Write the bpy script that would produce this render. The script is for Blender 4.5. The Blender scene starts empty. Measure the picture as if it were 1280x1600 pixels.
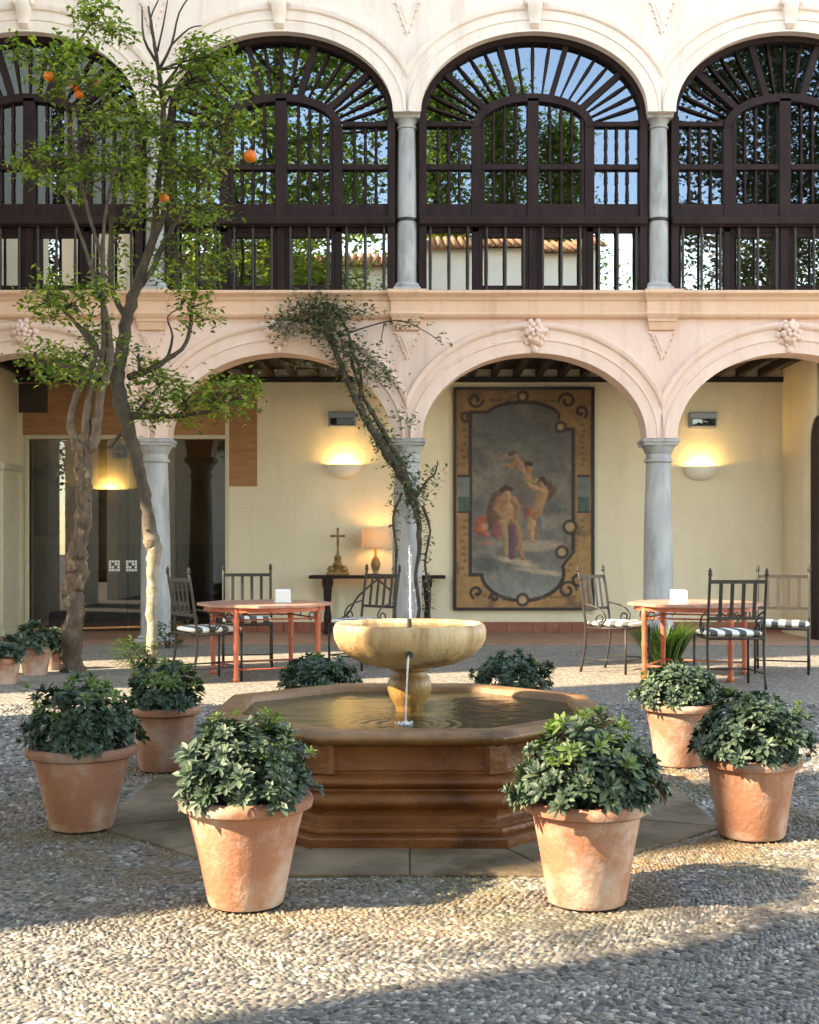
import bpy, bmesh, math, random
import numpy as np
from mathutils import Vector, Matrix, Euler, Quaternion
R = math.radians
PI = math.pi
random.seed(7)
scene = bpy.context.scene
C = scene.collection

# ------------------------------------------------------------------ camera, sky, sun, exposure
CAMH, FPX, HOR = 1.35, 1950.0, 850.0
cam_d = bpy.data.cameras.new('camera')
cam = bpy.data.objects.new('camera', cam_d)
C.objects.link(cam)
cam.location = (0, 0, CAMH)
cam.rotation_euler = (R(90), 0, 0)
cam_d.sensor_fit = 'HORIZONTAL'
cam_d.sensor_width = 36
cam_d.lens = FPX / 1280 * 36
cam_d.shift_y = (HOR - 800) / 1280
cam_d.clip_start = 0.05
cam_d.clip_end = 500
scene.camera = cam

SUN_EL = R(37)
SUN_AZ = R(24)            # the light travels to the right and slightly away
SD = Vector((math.cos(SUN_AZ) * math.cos(SUN_EL), math.sin(SUN_AZ) * math.cos(SUN_EL), -math.sin(SUN_EL)))
world = bpy.data.worlds.new('World')
scene.world = world
world.use_nodes = True
wn = world.node_tree.nodes
wl = world.node_tree.links
wn.clear()
wo = wn.new('ShaderNodeOutputWorld')
wb = wn.new('ShaderNodeBackground')
sky = wn.new('ShaderNodeTexSky')
sky.sky_type = 'NISHITA'
sky.sun_disc = False
sky.sun_elevation = SUN_EL
sky.sun_rotation = math.atan2(-SD.x, -SD.y)
sky.altitude = 600
sky.air_density = 0.9
sky.dust_density = 0.3
sky.ozone_density = 1.2
wb.inputs[1].default_value = 0.15
wl.new(sky.outputs[0], wb.inputs[0])
wl.new(wb.outputs[0], wo.inputs[0])

sun_d = bpy.data.lights.new('sun', 'SUN')
sun_d.energy = 2.5
sun_d.angle = R(0.8)
sun_d.color = (1.0, 0.975, 0.94)
sun = bpy.data.objects.new('sun', sun_d)
C.objects.link(sun)
sun.rotation_euler = SD.to_track_quat('-Z', 'Y').to_euler()
sun.location = (-20, -10, 25)

scene.view_settings.view_transform = 'Standard'
scene.view_settings.look = 'None'
scene.view_settings.gamma = 1
scene.view_settings.use_curve_mapping = False
scene.view_settings.exposure = 3.0
scene.view_settings.use_white_balance = True
scene.view_settings.white_balance_temperature = 9600
scene.render.engine = 'CYCLES'

# ------------------------------------------------------------------ materials
def new_mat(name):
    m = bpy.data.materials.new(name)
    m.use_nodes = True
    nt = m.node_tree
    nt.nodes.clear()
    out = nt.nodes.new('ShaderNodeOutputMaterial')
    return m, nt, out

def node(nt, typ, **kw):
    n = nt.nodes.new(typ)
    for k, v in kw.items():
        setattr(n, k, v)
    return n

def ramp(nt, fac, stops):
    r = nt.nodes.new('ShaderNodeValToRGB')
    el = r.color_ramp.elements
    while len(el) < len(stops):
        el.new(0.5)
    for e, (p, c) in zip(el, stops):
        e.position = p
        e.color = (*c, 1)
    nt.links.new(fac, r.inputs[0])
    return r.outputs[0]

def mixc(nt, fac, a, b, mode='MIX'):
    m = nt.nodes.new('ShaderNodeMix')
    m.data_type = 'RGBA'
    m.blend_type = mode
    for sock, val in ((m.inputs[0], fac), (m.inputs[6], a), (m.inputs[7], b)):
        if isinstance(val, (int, float)):
            sock.default_value = val
        elif isinstance(val, tuple):
            sock.default_value = (*val, 1)
        else:
            nt.links.new(val, sock)
    return m.outputs[2]

def noise(nt, vec, scale, detail=4, rough=0.55, dist=0.0):
    n = nt.nodes.new('ShaderNodeTexNoise')
    n.inputs['Scale'].default_value = scale
    n.inputs['Detail'].default_value = detail
    n.inputs['Roughness'].default_value = rough
    n.inputs['Distortion'].default_value = dist
    nt.links.new(vec, n.inputs['Vector'])
    return n.outputs[0]

def pm(name, c1, c2=None, scale=4.0, rough=0.7, bump=0.0, bscale=40.0, spots=None, sscale=1.2, sfac=(0.55, 0.75),
       metallic=0.0, spec=0.4, coord='world', stretch=None, rand=0.0):
    """noise-mottled Principled: c1..c2 mottling, optional larger stains of colour spots"""
    m, nt, out = new_mat(name)
    b = nt.nodes.new('ShaderNodeBsdfPrincipled')
    nt.links.new(b.outputs[0], out.inputs[0])
    b.inputs['Roughness'].default_value = rough
    b.inputs['Metallic'].default_value = metallic
    b.inputs['Specular IOR Level'].default_value = spec
    if coord == 'world':
        vec = nt.nodes.new('ShaderNodeNewGeometry').outputs['Position']
    else:
        vec = nt.nodes.new('ShaderNodeTexCoord').outputs['Object']
    if stretch:
        mp = nt.nodes.new('ShaderNodeMapping')
        mp.inputs['Scale'].default_value = stretch
        nt.links.new(vec, mp.inputs[0])
        vec2 = mp.outputs[0]
    else:
        vec2 = vec
    c2 = c2 or c1
    n1 = noise(nt, vec2, scale)
    col = ramp(nt, n1, [(0.3, c1), (0.7, c2)])
    if spots:
        n2 = noise(nt, vec2, sscale, 6, 0.65)
        f = ramp(nt, n2, [(sfac[0], (0, 0, 0)), (sfac[1], (1, 1, 1))])
        col = mixc(nt, f, col, spots)
    if rand:
        oi = nt.nodes.new('ShaderNodeObjectInfo').outputs['Random']
        rp = nt.nodes.new('ShaderNodeNewGeometry').outputs['Random Per Island']
        ad = node(nt, 'ShaderNodeMath', operation='ADD')
        nt.links.new(oi, ad.inputs[0]); nt.links.new(rp, ad.inputs[1])
        fr = node(nt, 'ShaderNodeMath', operation='FRACT')
        nt.links.new(ad.outputs[0], fr.inputs[0])
        mr = nt.nodes.new('ShaderNodeMapRange')
        mr.inputs['To Min'].default_value = 1 - rand
        mr.inputs['To Max'].default_value = 1 + rand
        nt.links.new(fr.outputs[0], mr.inputs[0])
        col = mixc(nt, 1.0, col, mr.outputs[0], 'MULTIPLY')
    nt.links.new(col, b.inputs['Base Color'])
    if bump:
        bp = nt.nodes.new('ShaderNodeBump')
        bp.inputs['Strength'].default_value = bump
        bp.inputs['Distance'].default_value = 0.02
        nt.links.new(noise(nt, vec2, bscale, 5, 0.6), bp.inputs['Height'])
        nt.links.new(bp.outputs[0], b.inputs['Normal'])
    return m

def leaf_mat(name, stops, rough=0.45, trans=0.25, spec=0.4):
    m, nt, out = new_mat(name)
    b = nt.nodes.new('ShaderNodeBsdfPrincipled')
    b.inputs['Roughness'].default_value = rough
    b.inputs['Specular IOR Level'].default_value = spec
    g = nt.nodes.new('ShaderNodeNewGeometry')
    oi = nt.nodes.new('ShaderNodeObjectInfo').outputs['Random']
    ad = node(nt, 'ShaderNodeMath', operation='ADD')
    nt.links.new(oi, ad.inputs[0]); nt.links.new(g.outputs['Random Per Island'], ad.inputs[1])
    fr = node(nt, 'ShaderNodeMath', operation='FRACT')
    nt.links.new(ad.outputs[0], fr.inputs[0])
    col = ramp(nt, fr.outputs[0], stops)
    nt.links.new(col, b.inputs['Base Color'])
    t = nt.nodes.new('ShaderNodeBsdfTranslucent')
    bright = mixc(nt, 1.0, col, (1.5, 1.7, 0.7), 'MULTIPLY')
    nt.links.new(bright, t.inputs[0])
    mx = nt.nodes.new('ShaderNodeMixShader')
    mx.inputs[0].default_value = trans
    nt.links.new(b.outputs[0], mx.inputs[1]); nt.links.new(t.outputs[0], mx.inputs[2])
    nt.links.new(mx.outputs[0], out.inputs[0])
    return m

def emit_mat(name, col, strength):
    m, nt, out = new_mat(name)
    e = nt.nodes.new('ShaderNodeEmission')
    e.inputs[0].default_value = (*col, 1)
    e.inputs[1].default_value = strength
    nt.links.new(e.outputs[0], out.inputs[0])
    return m

def glass_mat(name, refl, tint=(0.75, 0.78, 0.75), rough=0.0, col=(0.95, 0.97, 1.0)):
    m, nt, out = new_mat(name)
    g = nt.nodes.new('ShaderNodeBsdfGlossy')
    g.inputs['Roughness'].default_value = rough
    g.inputs[0].default_value = (*col, 1)
    t = nt.nodes.new('ShaderNodeBsdfTransparent')
    t.inputs[0].default_value = (*tint, 1)
    mx = nt.nodes.new('ShaderNodeMixShader')
    mx.inputs[0].default_value = refl
    nt.links.new(t.outputs[0], mx.inputs[1]); nt.links.new(g.outputs[0], mx.inputs[2])
    nt.links.new(mx.outputs[0], out.inputs[0])
    return m

def streaky(name, c1, c2, stain):
    m, nt, out = new_mat(name)
    b = nt.nodes.new('ShaderNodeBsdfPrincipled'); b.inputs['Roughness'].default_value = 0.88
    pos = nt.nodes.new('ShaderNodeNewGeometry').outputs['Position']
    col = ramp(nt, noise(nt, pos, 1.3, 6, 0.6), [(0.3, c1), (0.7, c2)])
    mp = nt.nodes.new('ShaderNodeMapping'); mp.inputs['Scale'].default_value = (5.5, 5.5, 0.55); nt.links.new(pos, mp.inputs[0])
    st = ramp(nt, noise(nt, mp.outputs[0], 1.0, 6, 0.65), [(0.50, (0, 0, 0)), (0.78, (0.75, 0.75, 0.75))])
    col = mixc(nt, st, col, stain)
    pt = ramp(nt, noise(nt, pos, 3.2, 8, 0.7), [(0.60, (0, 0, 0)), (0.66, (0.35, 0.35, 0.35))])
    col = mixc(nt, pt, col, tuple(min(1, v * 1.08) for v in c2))
    gr = ramp(nt, noise(nt, pos, 9, 8, 0.75), [(0.62, (0, 0, 0)), (0.75, (0.4, 0.4, 0.4))])
    col = mixc(nt, gr, col, stain)
    nt.links.new(col, b.inputs['Base Color'])
    bp = nt.nodes.new('ShaderNodeBump'); bp.inputs['Strength'].default_value = 0.22; bp.inputs['Distance'].default_value = 0.03
    nt.links.new(noise(nt, pos, 14, 8, 0.65), bp.inputs['Height']); nt.links.new(bp.outputs[0], b.inputs['Normal'])
    nt.links.new(b.outputs[0], out.inputs[0])
    return m

M = {}
M['cream'] = streaky('cream_plaster', (0.80, 0.67, 0.595), (0.86, 0.74, 0.67), (0.66, 0.51, 0.43))
M['pink'] = streaky('pink_plaster', (0.72, 0.50, 0.415), (0.785, 0.585, 0.50), (0.57, 0.40, 0.33))
M['salmon'] = streaky('salmon_plaster', (0.69, 0.42, 0.29), (0.76, 0.51, 0.37), (0.50, 0.31, 0.22))
M['yellow'] = streaky('pale_yellow_plaster', (0.71, 0.605, 0.43), (0.76, 0.655, 0.48), (0.65, 0.54, 0.375))
M['white'] = pm('white_plaster', (0.80, 0.78, 0.73), (0.84, 0.82, 0.78), 0.8, 0.9, 0.1, 20, (0.70, 0.66, 0.58), 0.6)
M['orange'] = pm('orange_paint', (0.33, 0.15, 0.065), (0.42, 0.21, 0.10), 3, 0.85, 0.1, 25, (0.28, 0.12, 0.055), 2, stretch=(1, 1, 5))
M['marble'] = pm('grey_marble', (0.31, 0.31, 0.315), (0.46, 0.455, 0.45), 6, 0.65, 0.2, 30, (0.20, 0.195, 0.19), 4.5, (0.5, 0.74), stretch=(1, 1, 0.3))
M['wood'] = pm('dark_brown_wood', (0.018, 0.008, 0.008), (0.032, 0.016, 0.015), 8, 0.6, 0.15, 60, stretch=(1, 1, 0.2), spec=0.18)
M['ceiling'] = pm('dark_ceiling_wood', (0.018, 0.012, 0.009), (0.035, 0.022, 0.015), 6, 0.7, 0.2, 30)
M['pane'] = glass_mat('reflecting_pane', 0.22, (0.32, 0.32, 0.29), col=(0.66, 0.83, 1.0))
M['brightpane'] = glass_mat('strong_reflection_pane', 0.5, (0.3, 0.3, 0.28), col=(1.0, 0.98, 0.94))  # reflection raised to brighten what the lower lights mirror
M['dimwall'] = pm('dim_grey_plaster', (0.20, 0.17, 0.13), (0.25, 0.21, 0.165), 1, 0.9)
M['wing'] = pm('sun_screen_plaster', (0.52, 0.44, 0.34), (0.58, 0.50, 0.39), 0.8, 0.9)  # plaster of the added wall that shapes the sun
M['doorglass'] = glass_mat('door_glass', 0.075, (0.5, 0.51, 0.47))
M['redtile'] = pm('red_skirting_tile', (0.24, 0.075, 0.045), (0.32, 0.11, 0.065), 6, 0.5, 0.1, 30)
M['terracotta'] = pm('terracotta', (0.30, 0.125, 0.072), (0.40, 0.20, 0.125), 4, 0.85, 0.3, 40, (0.50, 0.40, 0.33), 3.4, (0.46, 0.70), coord='obj', rand=0.2)
M['fountain'] = pm('wet_brown_stone', (0.115, 0.036, 0.010), (0.22, 0.08, 0.025), 3.2, 0.42, 0.55, 22, (0.050, 0.018, 0.007), 2.6, (0.47, 0.66), spec=0.28)
M['bowl'] = pm('pale_ochre_stone', (0.44, 0.265, 0.12), (0.60, 0.43, 0.25), 5, 0.5, 0.5, 28, (0.21, 0.10, 0.035), 4.5, (0.47, 0.66), stretch=(1, 1, 0.25))
M['rim'] = pm('worn_rim_stone', (0.17, 0.078, 0.031), (0.29, 0.155, 0.07), 3.5, 0.42, 0.5, 26, (0.08, 0.036, 0.014), 2.5, (0.47, 0.68), spec=0.35)
M['slab'] = pm('grey_brown_paving_slab', (0.115, 0.082, 0.05), (0.225, 0.165, 0.105), 3.5, 0.65, 0.8, 14, (0.085, 0.058, 0.028), 1.6, (0.45, 0.6), rand=0.15, spec=0.25)
M['iron'] = pm('dark_iron', (0.028, 0.024, 0.022), (0.045, 0.036, 0.03), 20, 0.5, 0.1, 80, metallic=0.3)
M['redpaint'] = pm('red_painted_iron', (0.36, 0.075, 0.035), (0.44, 0.11, 0.055), 12, 0.5, 0.1, 60, (0.36, 0.08, 0.045), 8)
M['tabletop'] = pm('pink_table_top', (0.36, 0.165, 0.12), (0.45, 0.24, 0.18), 12, 0.35, 0.06, 80, (0.28, 0.11, 0.075), 5)
M['bark'] = pm('knotty_bark', (0.055, 0.036, 0.025), (0.16, 0.105, 0.07), 18, 0.95, 1.0, 34, (0.28, 0.20, 0.135), 11, (0.56, 0.65), stretch=(1, 1, 0.45))
M['bark3'] = M['bark']
M['bark2'] = pm('dark_branch_bark', (0.045, 0.032, 0.024), (0.10, 0.075, 0.055), 16, 0.9, 0.8, 40, stretch=(1, 1, 0.4))
M['orange_fruit'] = pm('orange_peel', (0.62, 0.11, 0.004), (0.70, 0.15, 0.008), 20, 0.4, 0.15, 150)
M['soil'] = pm('dark_soil', (0.03, 0.02, 0.012), (0.06, 0.04, 0.025), 20, 0.95, 0.6, 60)
M['whitepaint'] = pm('white_paint', (0.78, 0.77, 0.74), None, 6, 0.4)
M['greybox'] = pm('grey_plastic', (0.22, 0.23, 0.26), (0.26, 0.27, 0.30), 5, 0.4)
M['gold'] = pm('dark_gilt', (0.22, 0.13, 0.05), (0.32, 0.2, 0.08), 20, 0.45, 0.3, 60, metallic=0.4)
M['frame'] = pm('black_picture_frame', (0.02, 0.015, 0.018), (0.035, 0.025, 0.025), 10, 0.4)
M['creamframe'] = pm('cream_door_frame', (0.55, 0.47, 0.34), (0.60, 0.52, 0.39), 5, 0.6)
M['pebble'] = pm('river_pebble', (0.20, 0.175, 0.15), (0.32, 0.285, 0.25), 2.0, 0.55, 0.3, 90, (0.29, 0.225, 0.14), 0.9, (0.45, 0.72), rand=0.62, spec=0.35)
M['plantleaf'] = leaf_mat('shrub_leaf', [(0, (0.020, 0.040, 0.025)), (0.5, (0.038, 0.068, 0.042)), (0.85, (0.065, 0.105, 0.065)), (1, (0.11, 0.15, 0.085))], 0.5, 0.12, 0.4)
M['youngleaf'] = leaf_mat('young_shrub_leaf', [(0, (0.075, 0.13, 0.03)), (1, (0.14, 0.20, 0.055))], 0.45, 0.25)
M['orangeleaf'] = leaf_mat('orange_tree_leaf', [(0, (0.05, 0.09, 0.018)), (0.4, (0.10, 0.165, 0.027)), (0.75, (0.19, 0.26, 0.042)), (1, (0.36, 0.38, 0.08))], 0.45, 0.4, 0.4)
M['greyleaf'] = leaf_mat('vine_leaf', [(0, (0.05, 0.07, 0.042)), (0.6, (0.10, 0.125, 0.075)), (1, (0.18, 0.20, 0.12))], 0.5, 0.25, 0.4)
M['grassleaf'] = leaf_mat('strap_leaf', [(0, (0.025, 0.06, 0.014)), (1, (0.06, 0.12, 0.025))], 0.5, 0.25)
M['farleaf'] = leaf_mat('far_leaf', [(0, (0.07, 0.10, 0.025)), (0.6, (0.17, 0.22, 0.06)), (1, (0.30, 0.33, 0.10))], 0.6, 0.6)
M['darkfarleaf'] = leaf_mat('darkened_far_leaf', [(0, (0.015, 0.024, 0.010)), (1, (0.04, 0.055, 0.022))], 0.6, 0.2)  # far leaf in darker colours, dims the trees mirrored in the end windows
M['baluster_stone'] = pm('wet_golden_stone', (0.17, 0.08, 0.024), (0.30, 0.17, 0.06), 9, 0.35, 0.5, 30, (0.075, 0.032, 0.012), 7, (0.48, 0.66), stretch=(1, 1, 0.35))
M['dimbrown'] = pm('dark_opening_panel', (0.045, 0.03, 0.022), (0.07, 0.048, 0.035), 6, 0.7)  # dark colour painted for the unlit transom opening
M['joint'] = pm('earth_joint', (0.075, 0.06, 0.042), (0.12, 0.095, 0.065), 12, 0.95, 0.4, 40)
M['rooftile'] = pm('roof_tile', (0.30, 0.14, 0.07), (0.42, 0.24, 0.14), 3, 0.85, 0.3, 20)
M['shade'] = pm('linen_lamp_shade', (0.62, 0.46, 0.32), (0.68, 0.52, 0.37), 30, 0.9)
M['ceramic'] = pm('white_ceramic', (0.74, 0.68, 0.58), (0.78, 0.73, 0.64), 5, 0.5)
M['bulb'] = emit_mat('lit_bulb', (1.0, 0.72, 0.32), 6)
M['green'] = pm('green_sign', (0.0, 0.13, 0.09), None, 5, 0.4)

def pebble_mat():
    m, nt, out = new_mat('river_pebble')
    b = nt.nodes.new('ShaderNodeBsdfPrincipled'); b.inputs['Roughness'].default_value = 0.55
    g = nt.nodes.new('ShaderNodeNewGeometry'); pos = g.outputs['Position']
    oi = nt.nodes.new('ShaderNodeObjectInfo').outputs['Random']
    ad = node(nt, 'ShaderNodeMath', operation='ADD'); nt.links.new(oi, ad.inputs[0]); nt.links.new(g.outputs['Random Per Island'], ad.inputs[1])
    fr = node(nt, 'ShaderNodeMath', operation='FRACT'); nt.links.new(ad.outputs[0], fr.inputs[0])
    col = ramp(nt, fr.outputs[0], [(0, (0.05, 0.048, 0.047)), (0.3, (0.12, 0.113, 0.107)), (0.6, (0.21, 0.197, 0.186)), (0.8, (0.25, 0.21, 0.17)), (0.93, (0.38, 0.35, 0.31)), (1, (0.55, 0.51, 0.46))])
    # large worn areas, and mossy brown dirt where the fountain keeps the stones damp
    big = ramp(nt, noise(nt, pos, 0.8, 5, 0.6), [(0.4, (0.72, 0.70, 0.68)), (0.66, (1.12, 1.09, 1.04))])
    col = mixc(nt, 1.0, col, big, 'MULTIPLY')
    vd = node(nt, 'ShaderNodeVectorMath', operation='DISTANCE'); nt.links.new(pos, vd.inputs[0]); vd.inputs[1].default_value = (0.0, 6.52, 0.0)
    mr = nt.nodes.new('ShaderNodeMapRange'); mr.inputs['From Min'].default_value = 2.6; mr.inputs['From Max'].default_value = 1.75
    nt.links.new(vd.outputs['Value'], mr.inputs[0])
    mm = node(nt, 'ShaderNodeMath', operation='MULTIPLY'); nt.links.new(mr.outputs[0], mm.inputs[0])
    nt.links.new(ramp(nt, noise(nt, pos, 3.0, 5, 0.6), [(0.36, (0, 0, 0)), (0.52, (0.92, 0.92, 0.92))]), mm.inputs[1])
    moss = ramp(nt, noise(nt, pos, 1.3, 3), [(0.4, (0.15, 0.085, 0.03)), (0.62, (0.085, 0.085, 0.03))])
    col = mixc(nt, mm.outputs[0], col, moss)
    nt.links.new(col, b.inputs['Base Color'])
    bp = nt.nodes.new('ShaderNodeBump'); bp.inputs['Strength'].default_value = 0.3; bp.inputs['Distance'].default_value = 0.02
    nt.links.new(noise(nt, pos, 90, 4, 0.6), bp.inputs['Height']); nt.links.new(bp.outputs[0], b.inputs['Normal'])
    nt.links.new(b.outputs[0], out.inputs[0])
    return m
M['pebble'] = pebble_mat()
# water
def water_mat():
    m, nt, out = new_mat('basin_water')
    b = nt.nodes.new('ShaderNodeBsdfPrincipled')
    b.inputs['Base Color'].default_value = (0.04, 0.036, 0.017, 1)
    b.inputs['Specular IOR Level'].default_value = 0.3
    b.inputs['Roughness'].default_value = 0.13
    b.inputs['IOR'].default_value = 1.33
    pos = nt.nodes.new('ShaderNodeNewGeometry').outputs['Position']
    bp = nt.nodes.new('ShaderNodeBump')
    bp.inputs['Strength'].default_value = 0.25
    bp.inputs['Distance'].default_value = 0.02
    vd = node(nt, 'ShaderNodeVectorMath', operation='DISTANCE'); nt.links.new(pos, vd.inputs[0]); vd.inputs[1].default_value = (-0.02, 6.052, 0.478)
    wv = node(nt, 'ShaderNodeMath', operation='MULTIPLY'); wv.inputs[1].default_value = 95; nt.links.new(vd.outputs['Value'], wv.inputs[0])
    sn = node(nt, 'ShaderNodeMath', operation='SINE'); nt.links.new(wv.outputs[0], sn.inputs[0])
    fo = nt.nodes.new('ShaderNodeMapRange'); fo.inputs['From Min'].default_value = 0.0; fo.inputs['From Max'].default_value = 0.55; fo.inputs['To Min'].default_value = 0.22; fo.inputs['To Max'].default_value = 0.0
    nt.links.new(vd.outputs['Value'], fo.inputs[0])
    rw = node(nt, 'ShaderNodeMath', operation='MULTIPLY_ADD'); nt.links.new(sn.outputs[0], rw.inputs[0]); nt.links.new(fo.outputs[0], rw.inputs[1])
    nt.links.new(noise(nt, pos, 9, 3, 0.5, 0.4), rw.inputs[2])
    nt.links.new(rw.outputs[0], bp.inputs['Height'])
    nt.links.new(bp.outputs[0], b.inputs['Normal'])
    nt.links.new(b.outputs[0], out.inputs[0])
    return m
M['water'] = water_mat()
def jet_mat():
    m, nt, out = new_mat('falling_water')
    d = nt.nodes.new('ShaderNodeBsdfPrincipled')
    d.inputs['Base Color'].default_value = (0.9, 0.92, 0.95, 1)
    d.inputs['Roughness'].default_value = 0.1
    t = nt.nodes.new('ShaderNodeBsdfTransparent')
    mx = nt.nodes.new('ShaderNodeMixShader')
    mx.inputs[0].default_value = 0.42
    nt.links.new(t.outputs[0], mx.inputs[1]); nt.links.new(d.outputs[0], mx.inputs[2])
    nt.links.new(mx.outputs[0], out.inputs[0])
    return m
M['jet'] = jet_mat()

def ground_mat():
    m, nt, out = new_mat('pebbled_court')
    b = nt.nodes.new('ShaderNodeBsdfPrincipled')
    b.inputs['Roughness'].default_value = 0.75
    pos = nt.nodes.new('ShaderNodeNewGeometry').outputs['Position']
    mp = nt.nodes.new('ShaderNodeMapping')
    mp.inputs['Rotation'].default_value = (0, 0, 0.5)
    mp.inputs['Scale'].default_value = (1.0, 1.7, 1.0)
    nt.links.new(pos, mp.inputs[0])
    v = node(nt, 'ShaderNodeTexVoronoi')
    v.inputs['Scale'].default_value = 29
    nt.links.new(mp.outputs[0], v.inputs['Vector'])
    sep = nt.nodes.new('ShaderNodeSeparateColor')
    nt.links.new(v.outputs['Color'], sep.inputs[0])
    stone = ramp(nt, sep.outputs[0], [(0, (0.11, 0.094, 0.078)), (0.5, (0.235, 0.20, 0.165)), (1, (0.44, 0.385, 0.32))])
    edge = ramp(nt, v.outputs['Distance'], [(0.35, (0, 0, 0)), (0.62, (1, 1, 1))])
    col = mixc(nt, edge, stone, (0.12, 0.105, 0.085))
    big = noise(nt, pos, 0.7, 4)
    bigf = ramp(nt, big, [(0.45, (0, 0, 0)), (0.7, (1, 1, 1))])
    m2 = node(nt, 'ShaderNodeMath', operation='MULTIPLY')
    m2.inputs[1].default_value = 0.35
    nt.links.new(bigf, m2.inputs[0])
    col = mixc(nt, m2.outputs[0], col, (0.33, 0.27, 0.19))
    nt.links.new(col, b.inputs['Base Color'])
    bp = nt.nodes.new('ShaderNodeBump')
    bp.inputs['Strength'].default_value = 0.7
    bp.inputs['Distance'].default_value = 0.015
    inv = node(nt, 'ShaderNodeMath', operation='SUBTRACT')
    inv.inputs[0].default_value = 1
    nt.links.new(v.outputs['Distance'], inv.inputs[1])
    nt.links.new(inv.outputs[0], bp.inputs['Height'])
    nt.links.new(bp.outputs[0], b.inputs['Normal'])
    nt.links.new(b.outputs[0], out.inputs[0])
    return m
M['ground'] = ground_mat()

def brick_floor_mat(name, c1, c2, mortar, scale, bw=0.5, rh=0.25, rough=0.6):
    m, nt, out = new_mat(name)
    b = nt.nodes.new('ShaderNodeBsdfPrincipled')
    b.inputs['Roughness'].default_value = rough
    pos = nt.nodes.new('ShaderNodeNewGeometry').outputs['Position']
    t = nt.nodes.new('ShaderNodeTexBrick')
    t.inputs['Color1'].default_value = (*c1, 1)
    t.inputs['Color2'].default_value = (*c2, 1)
    t.inputs['Mortar'].default_value = (*mortar, 1)
    t.inputs['Scale'].default_value = scale
    t.inputs['Mortar Size'].default_value = 0.012
    t.inputs['Brick Width'].default_value = bw
    t.inputs['Row Height'].default_value = rh
    nt.links.new(pos, t.inputs['Vector'])
    col = mixc(nt, 0.35, t.outputs[0], ramp(nt, noise(nt, pos, 3, 5), [(0.3, c1), (0.7, c2)]))
    nt.links.new(col, b.inputs['Base Color'])
    nt.links.new(b.outputs[0], out.inputs[0])
    return m
M['floor_tile'] = brick_floor_mat('terracotta_floor', (0.30, 0.13, 0.075), (0.42, 0.22, 0.14), (0.22, 0.17, 0.13), 2.2)

def wainscot_mat():
    m, nt, out = new_mat('patterned_wall_tile')
    b = nt.nodes.new('ShaderNodeBsdfPrincipled')
    b.inputs['Roughness'].default_value = 0.3
    pos = nt.nodes.new('ShaderNodeNewGeometry').outputs['Position']
    sx = nt.nodes.new('ShaderNodeSeparateXYZ')
    nt.links.new(pos, sx.inputs[0])
    cb = nt.nodes.new('ShaderNodeCombineXYZ')
    nt.links.new(sx.outputs[0], cb.inputs[0]); nt.links.new(sx.outputs[2], cb.inputs[1])
    v = node(nt, 'ShaderNodeTexVoronoi')
    v.inputs['Scale'].default_value = 7
    v.inputs['Randomness'].default_value = 0
    nt.links.new(cb.outputs[0], v.inputs['Vector'])
    col = ramp(nt, v.outputs['Distance'], [(0.22, (0.07, 0.045, 0.02)), (0.3, (0.012, 0.014, 0.016)), (0.42, (0.008, 0.01, 0.012)), (0.5, (0.09, 0.07, 0.04))])
    nt.links.new(col, b.inputs['Base Color'])
    nt.links.new(b.outputs[0], out.inputs[0])
    return m
M['wainscot'] = wainscot_mat()

def stripe_mat():
    m, nt, out = new_mat('striped_cushion')
    b = nt.nodes.new('ShaderNodeBsdfPrincipled')
    b.inputs['Roughness'].default_value = 0.9
    co = nt.nodes.new('ShaderNodeTexCoord').outputs['Object']
    sx = nt.nodes.new('ShaderNodeSeparateXYZ')
    nt.links.new(co, sx.inputs[0])
    a = node(nt, 'ShaderNodeMath', operation='MULTIPLY_ADD')
    a.inputs[1].default_value = 7.4
    a.inputs[2].default_value = 10.25
    nt.links.new(sx.outputs[0], a.inputs[0])
    f = node(nt, 'ShaderNodeMath', operation='FRACT')
    nt.links.new(a.outputs[0], f.inputs[0])
    g = node(nt, 'ShaderNodeMath', operation='GREATER_THAN')
    g.inputs[1].default_value = 0.5
    nt.links.new(f.outputs[0], g.inputs[0])
    col = mixc(nt, g.outputs[0], (0.80, 0.78, 0.72), (0.085, 0.085, 0.08))
    nt.links.new(col, b.inputs['Base Color'])
    nt.links.new(b.outputs[0], out.inputs[0])
    return m
M['stripe'] = stripe_mat()

def attr_mat(name, attr, rough=0.7):
    m, nt, out = new_mat(name)
    b = nt.nodes.new('ShaderNodeBsdfPrincipled')
    b.inputs['Roughness'].default_value = rough
    a = nt.nodes.new('ShaderNodeAttribute')
    a.attribute_name = attr
    nt.links.new(a.outputs['Color'], b.inputs['Base Color'])
    nt.links.new(b.outputs[0], out.inputs[0])
    return m
M['painting'] = attr_mat('old_oil_painting', 'paint', 0.6)

# ------------------------------------------------------------------ mesh helpers
WORLD = {}

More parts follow.
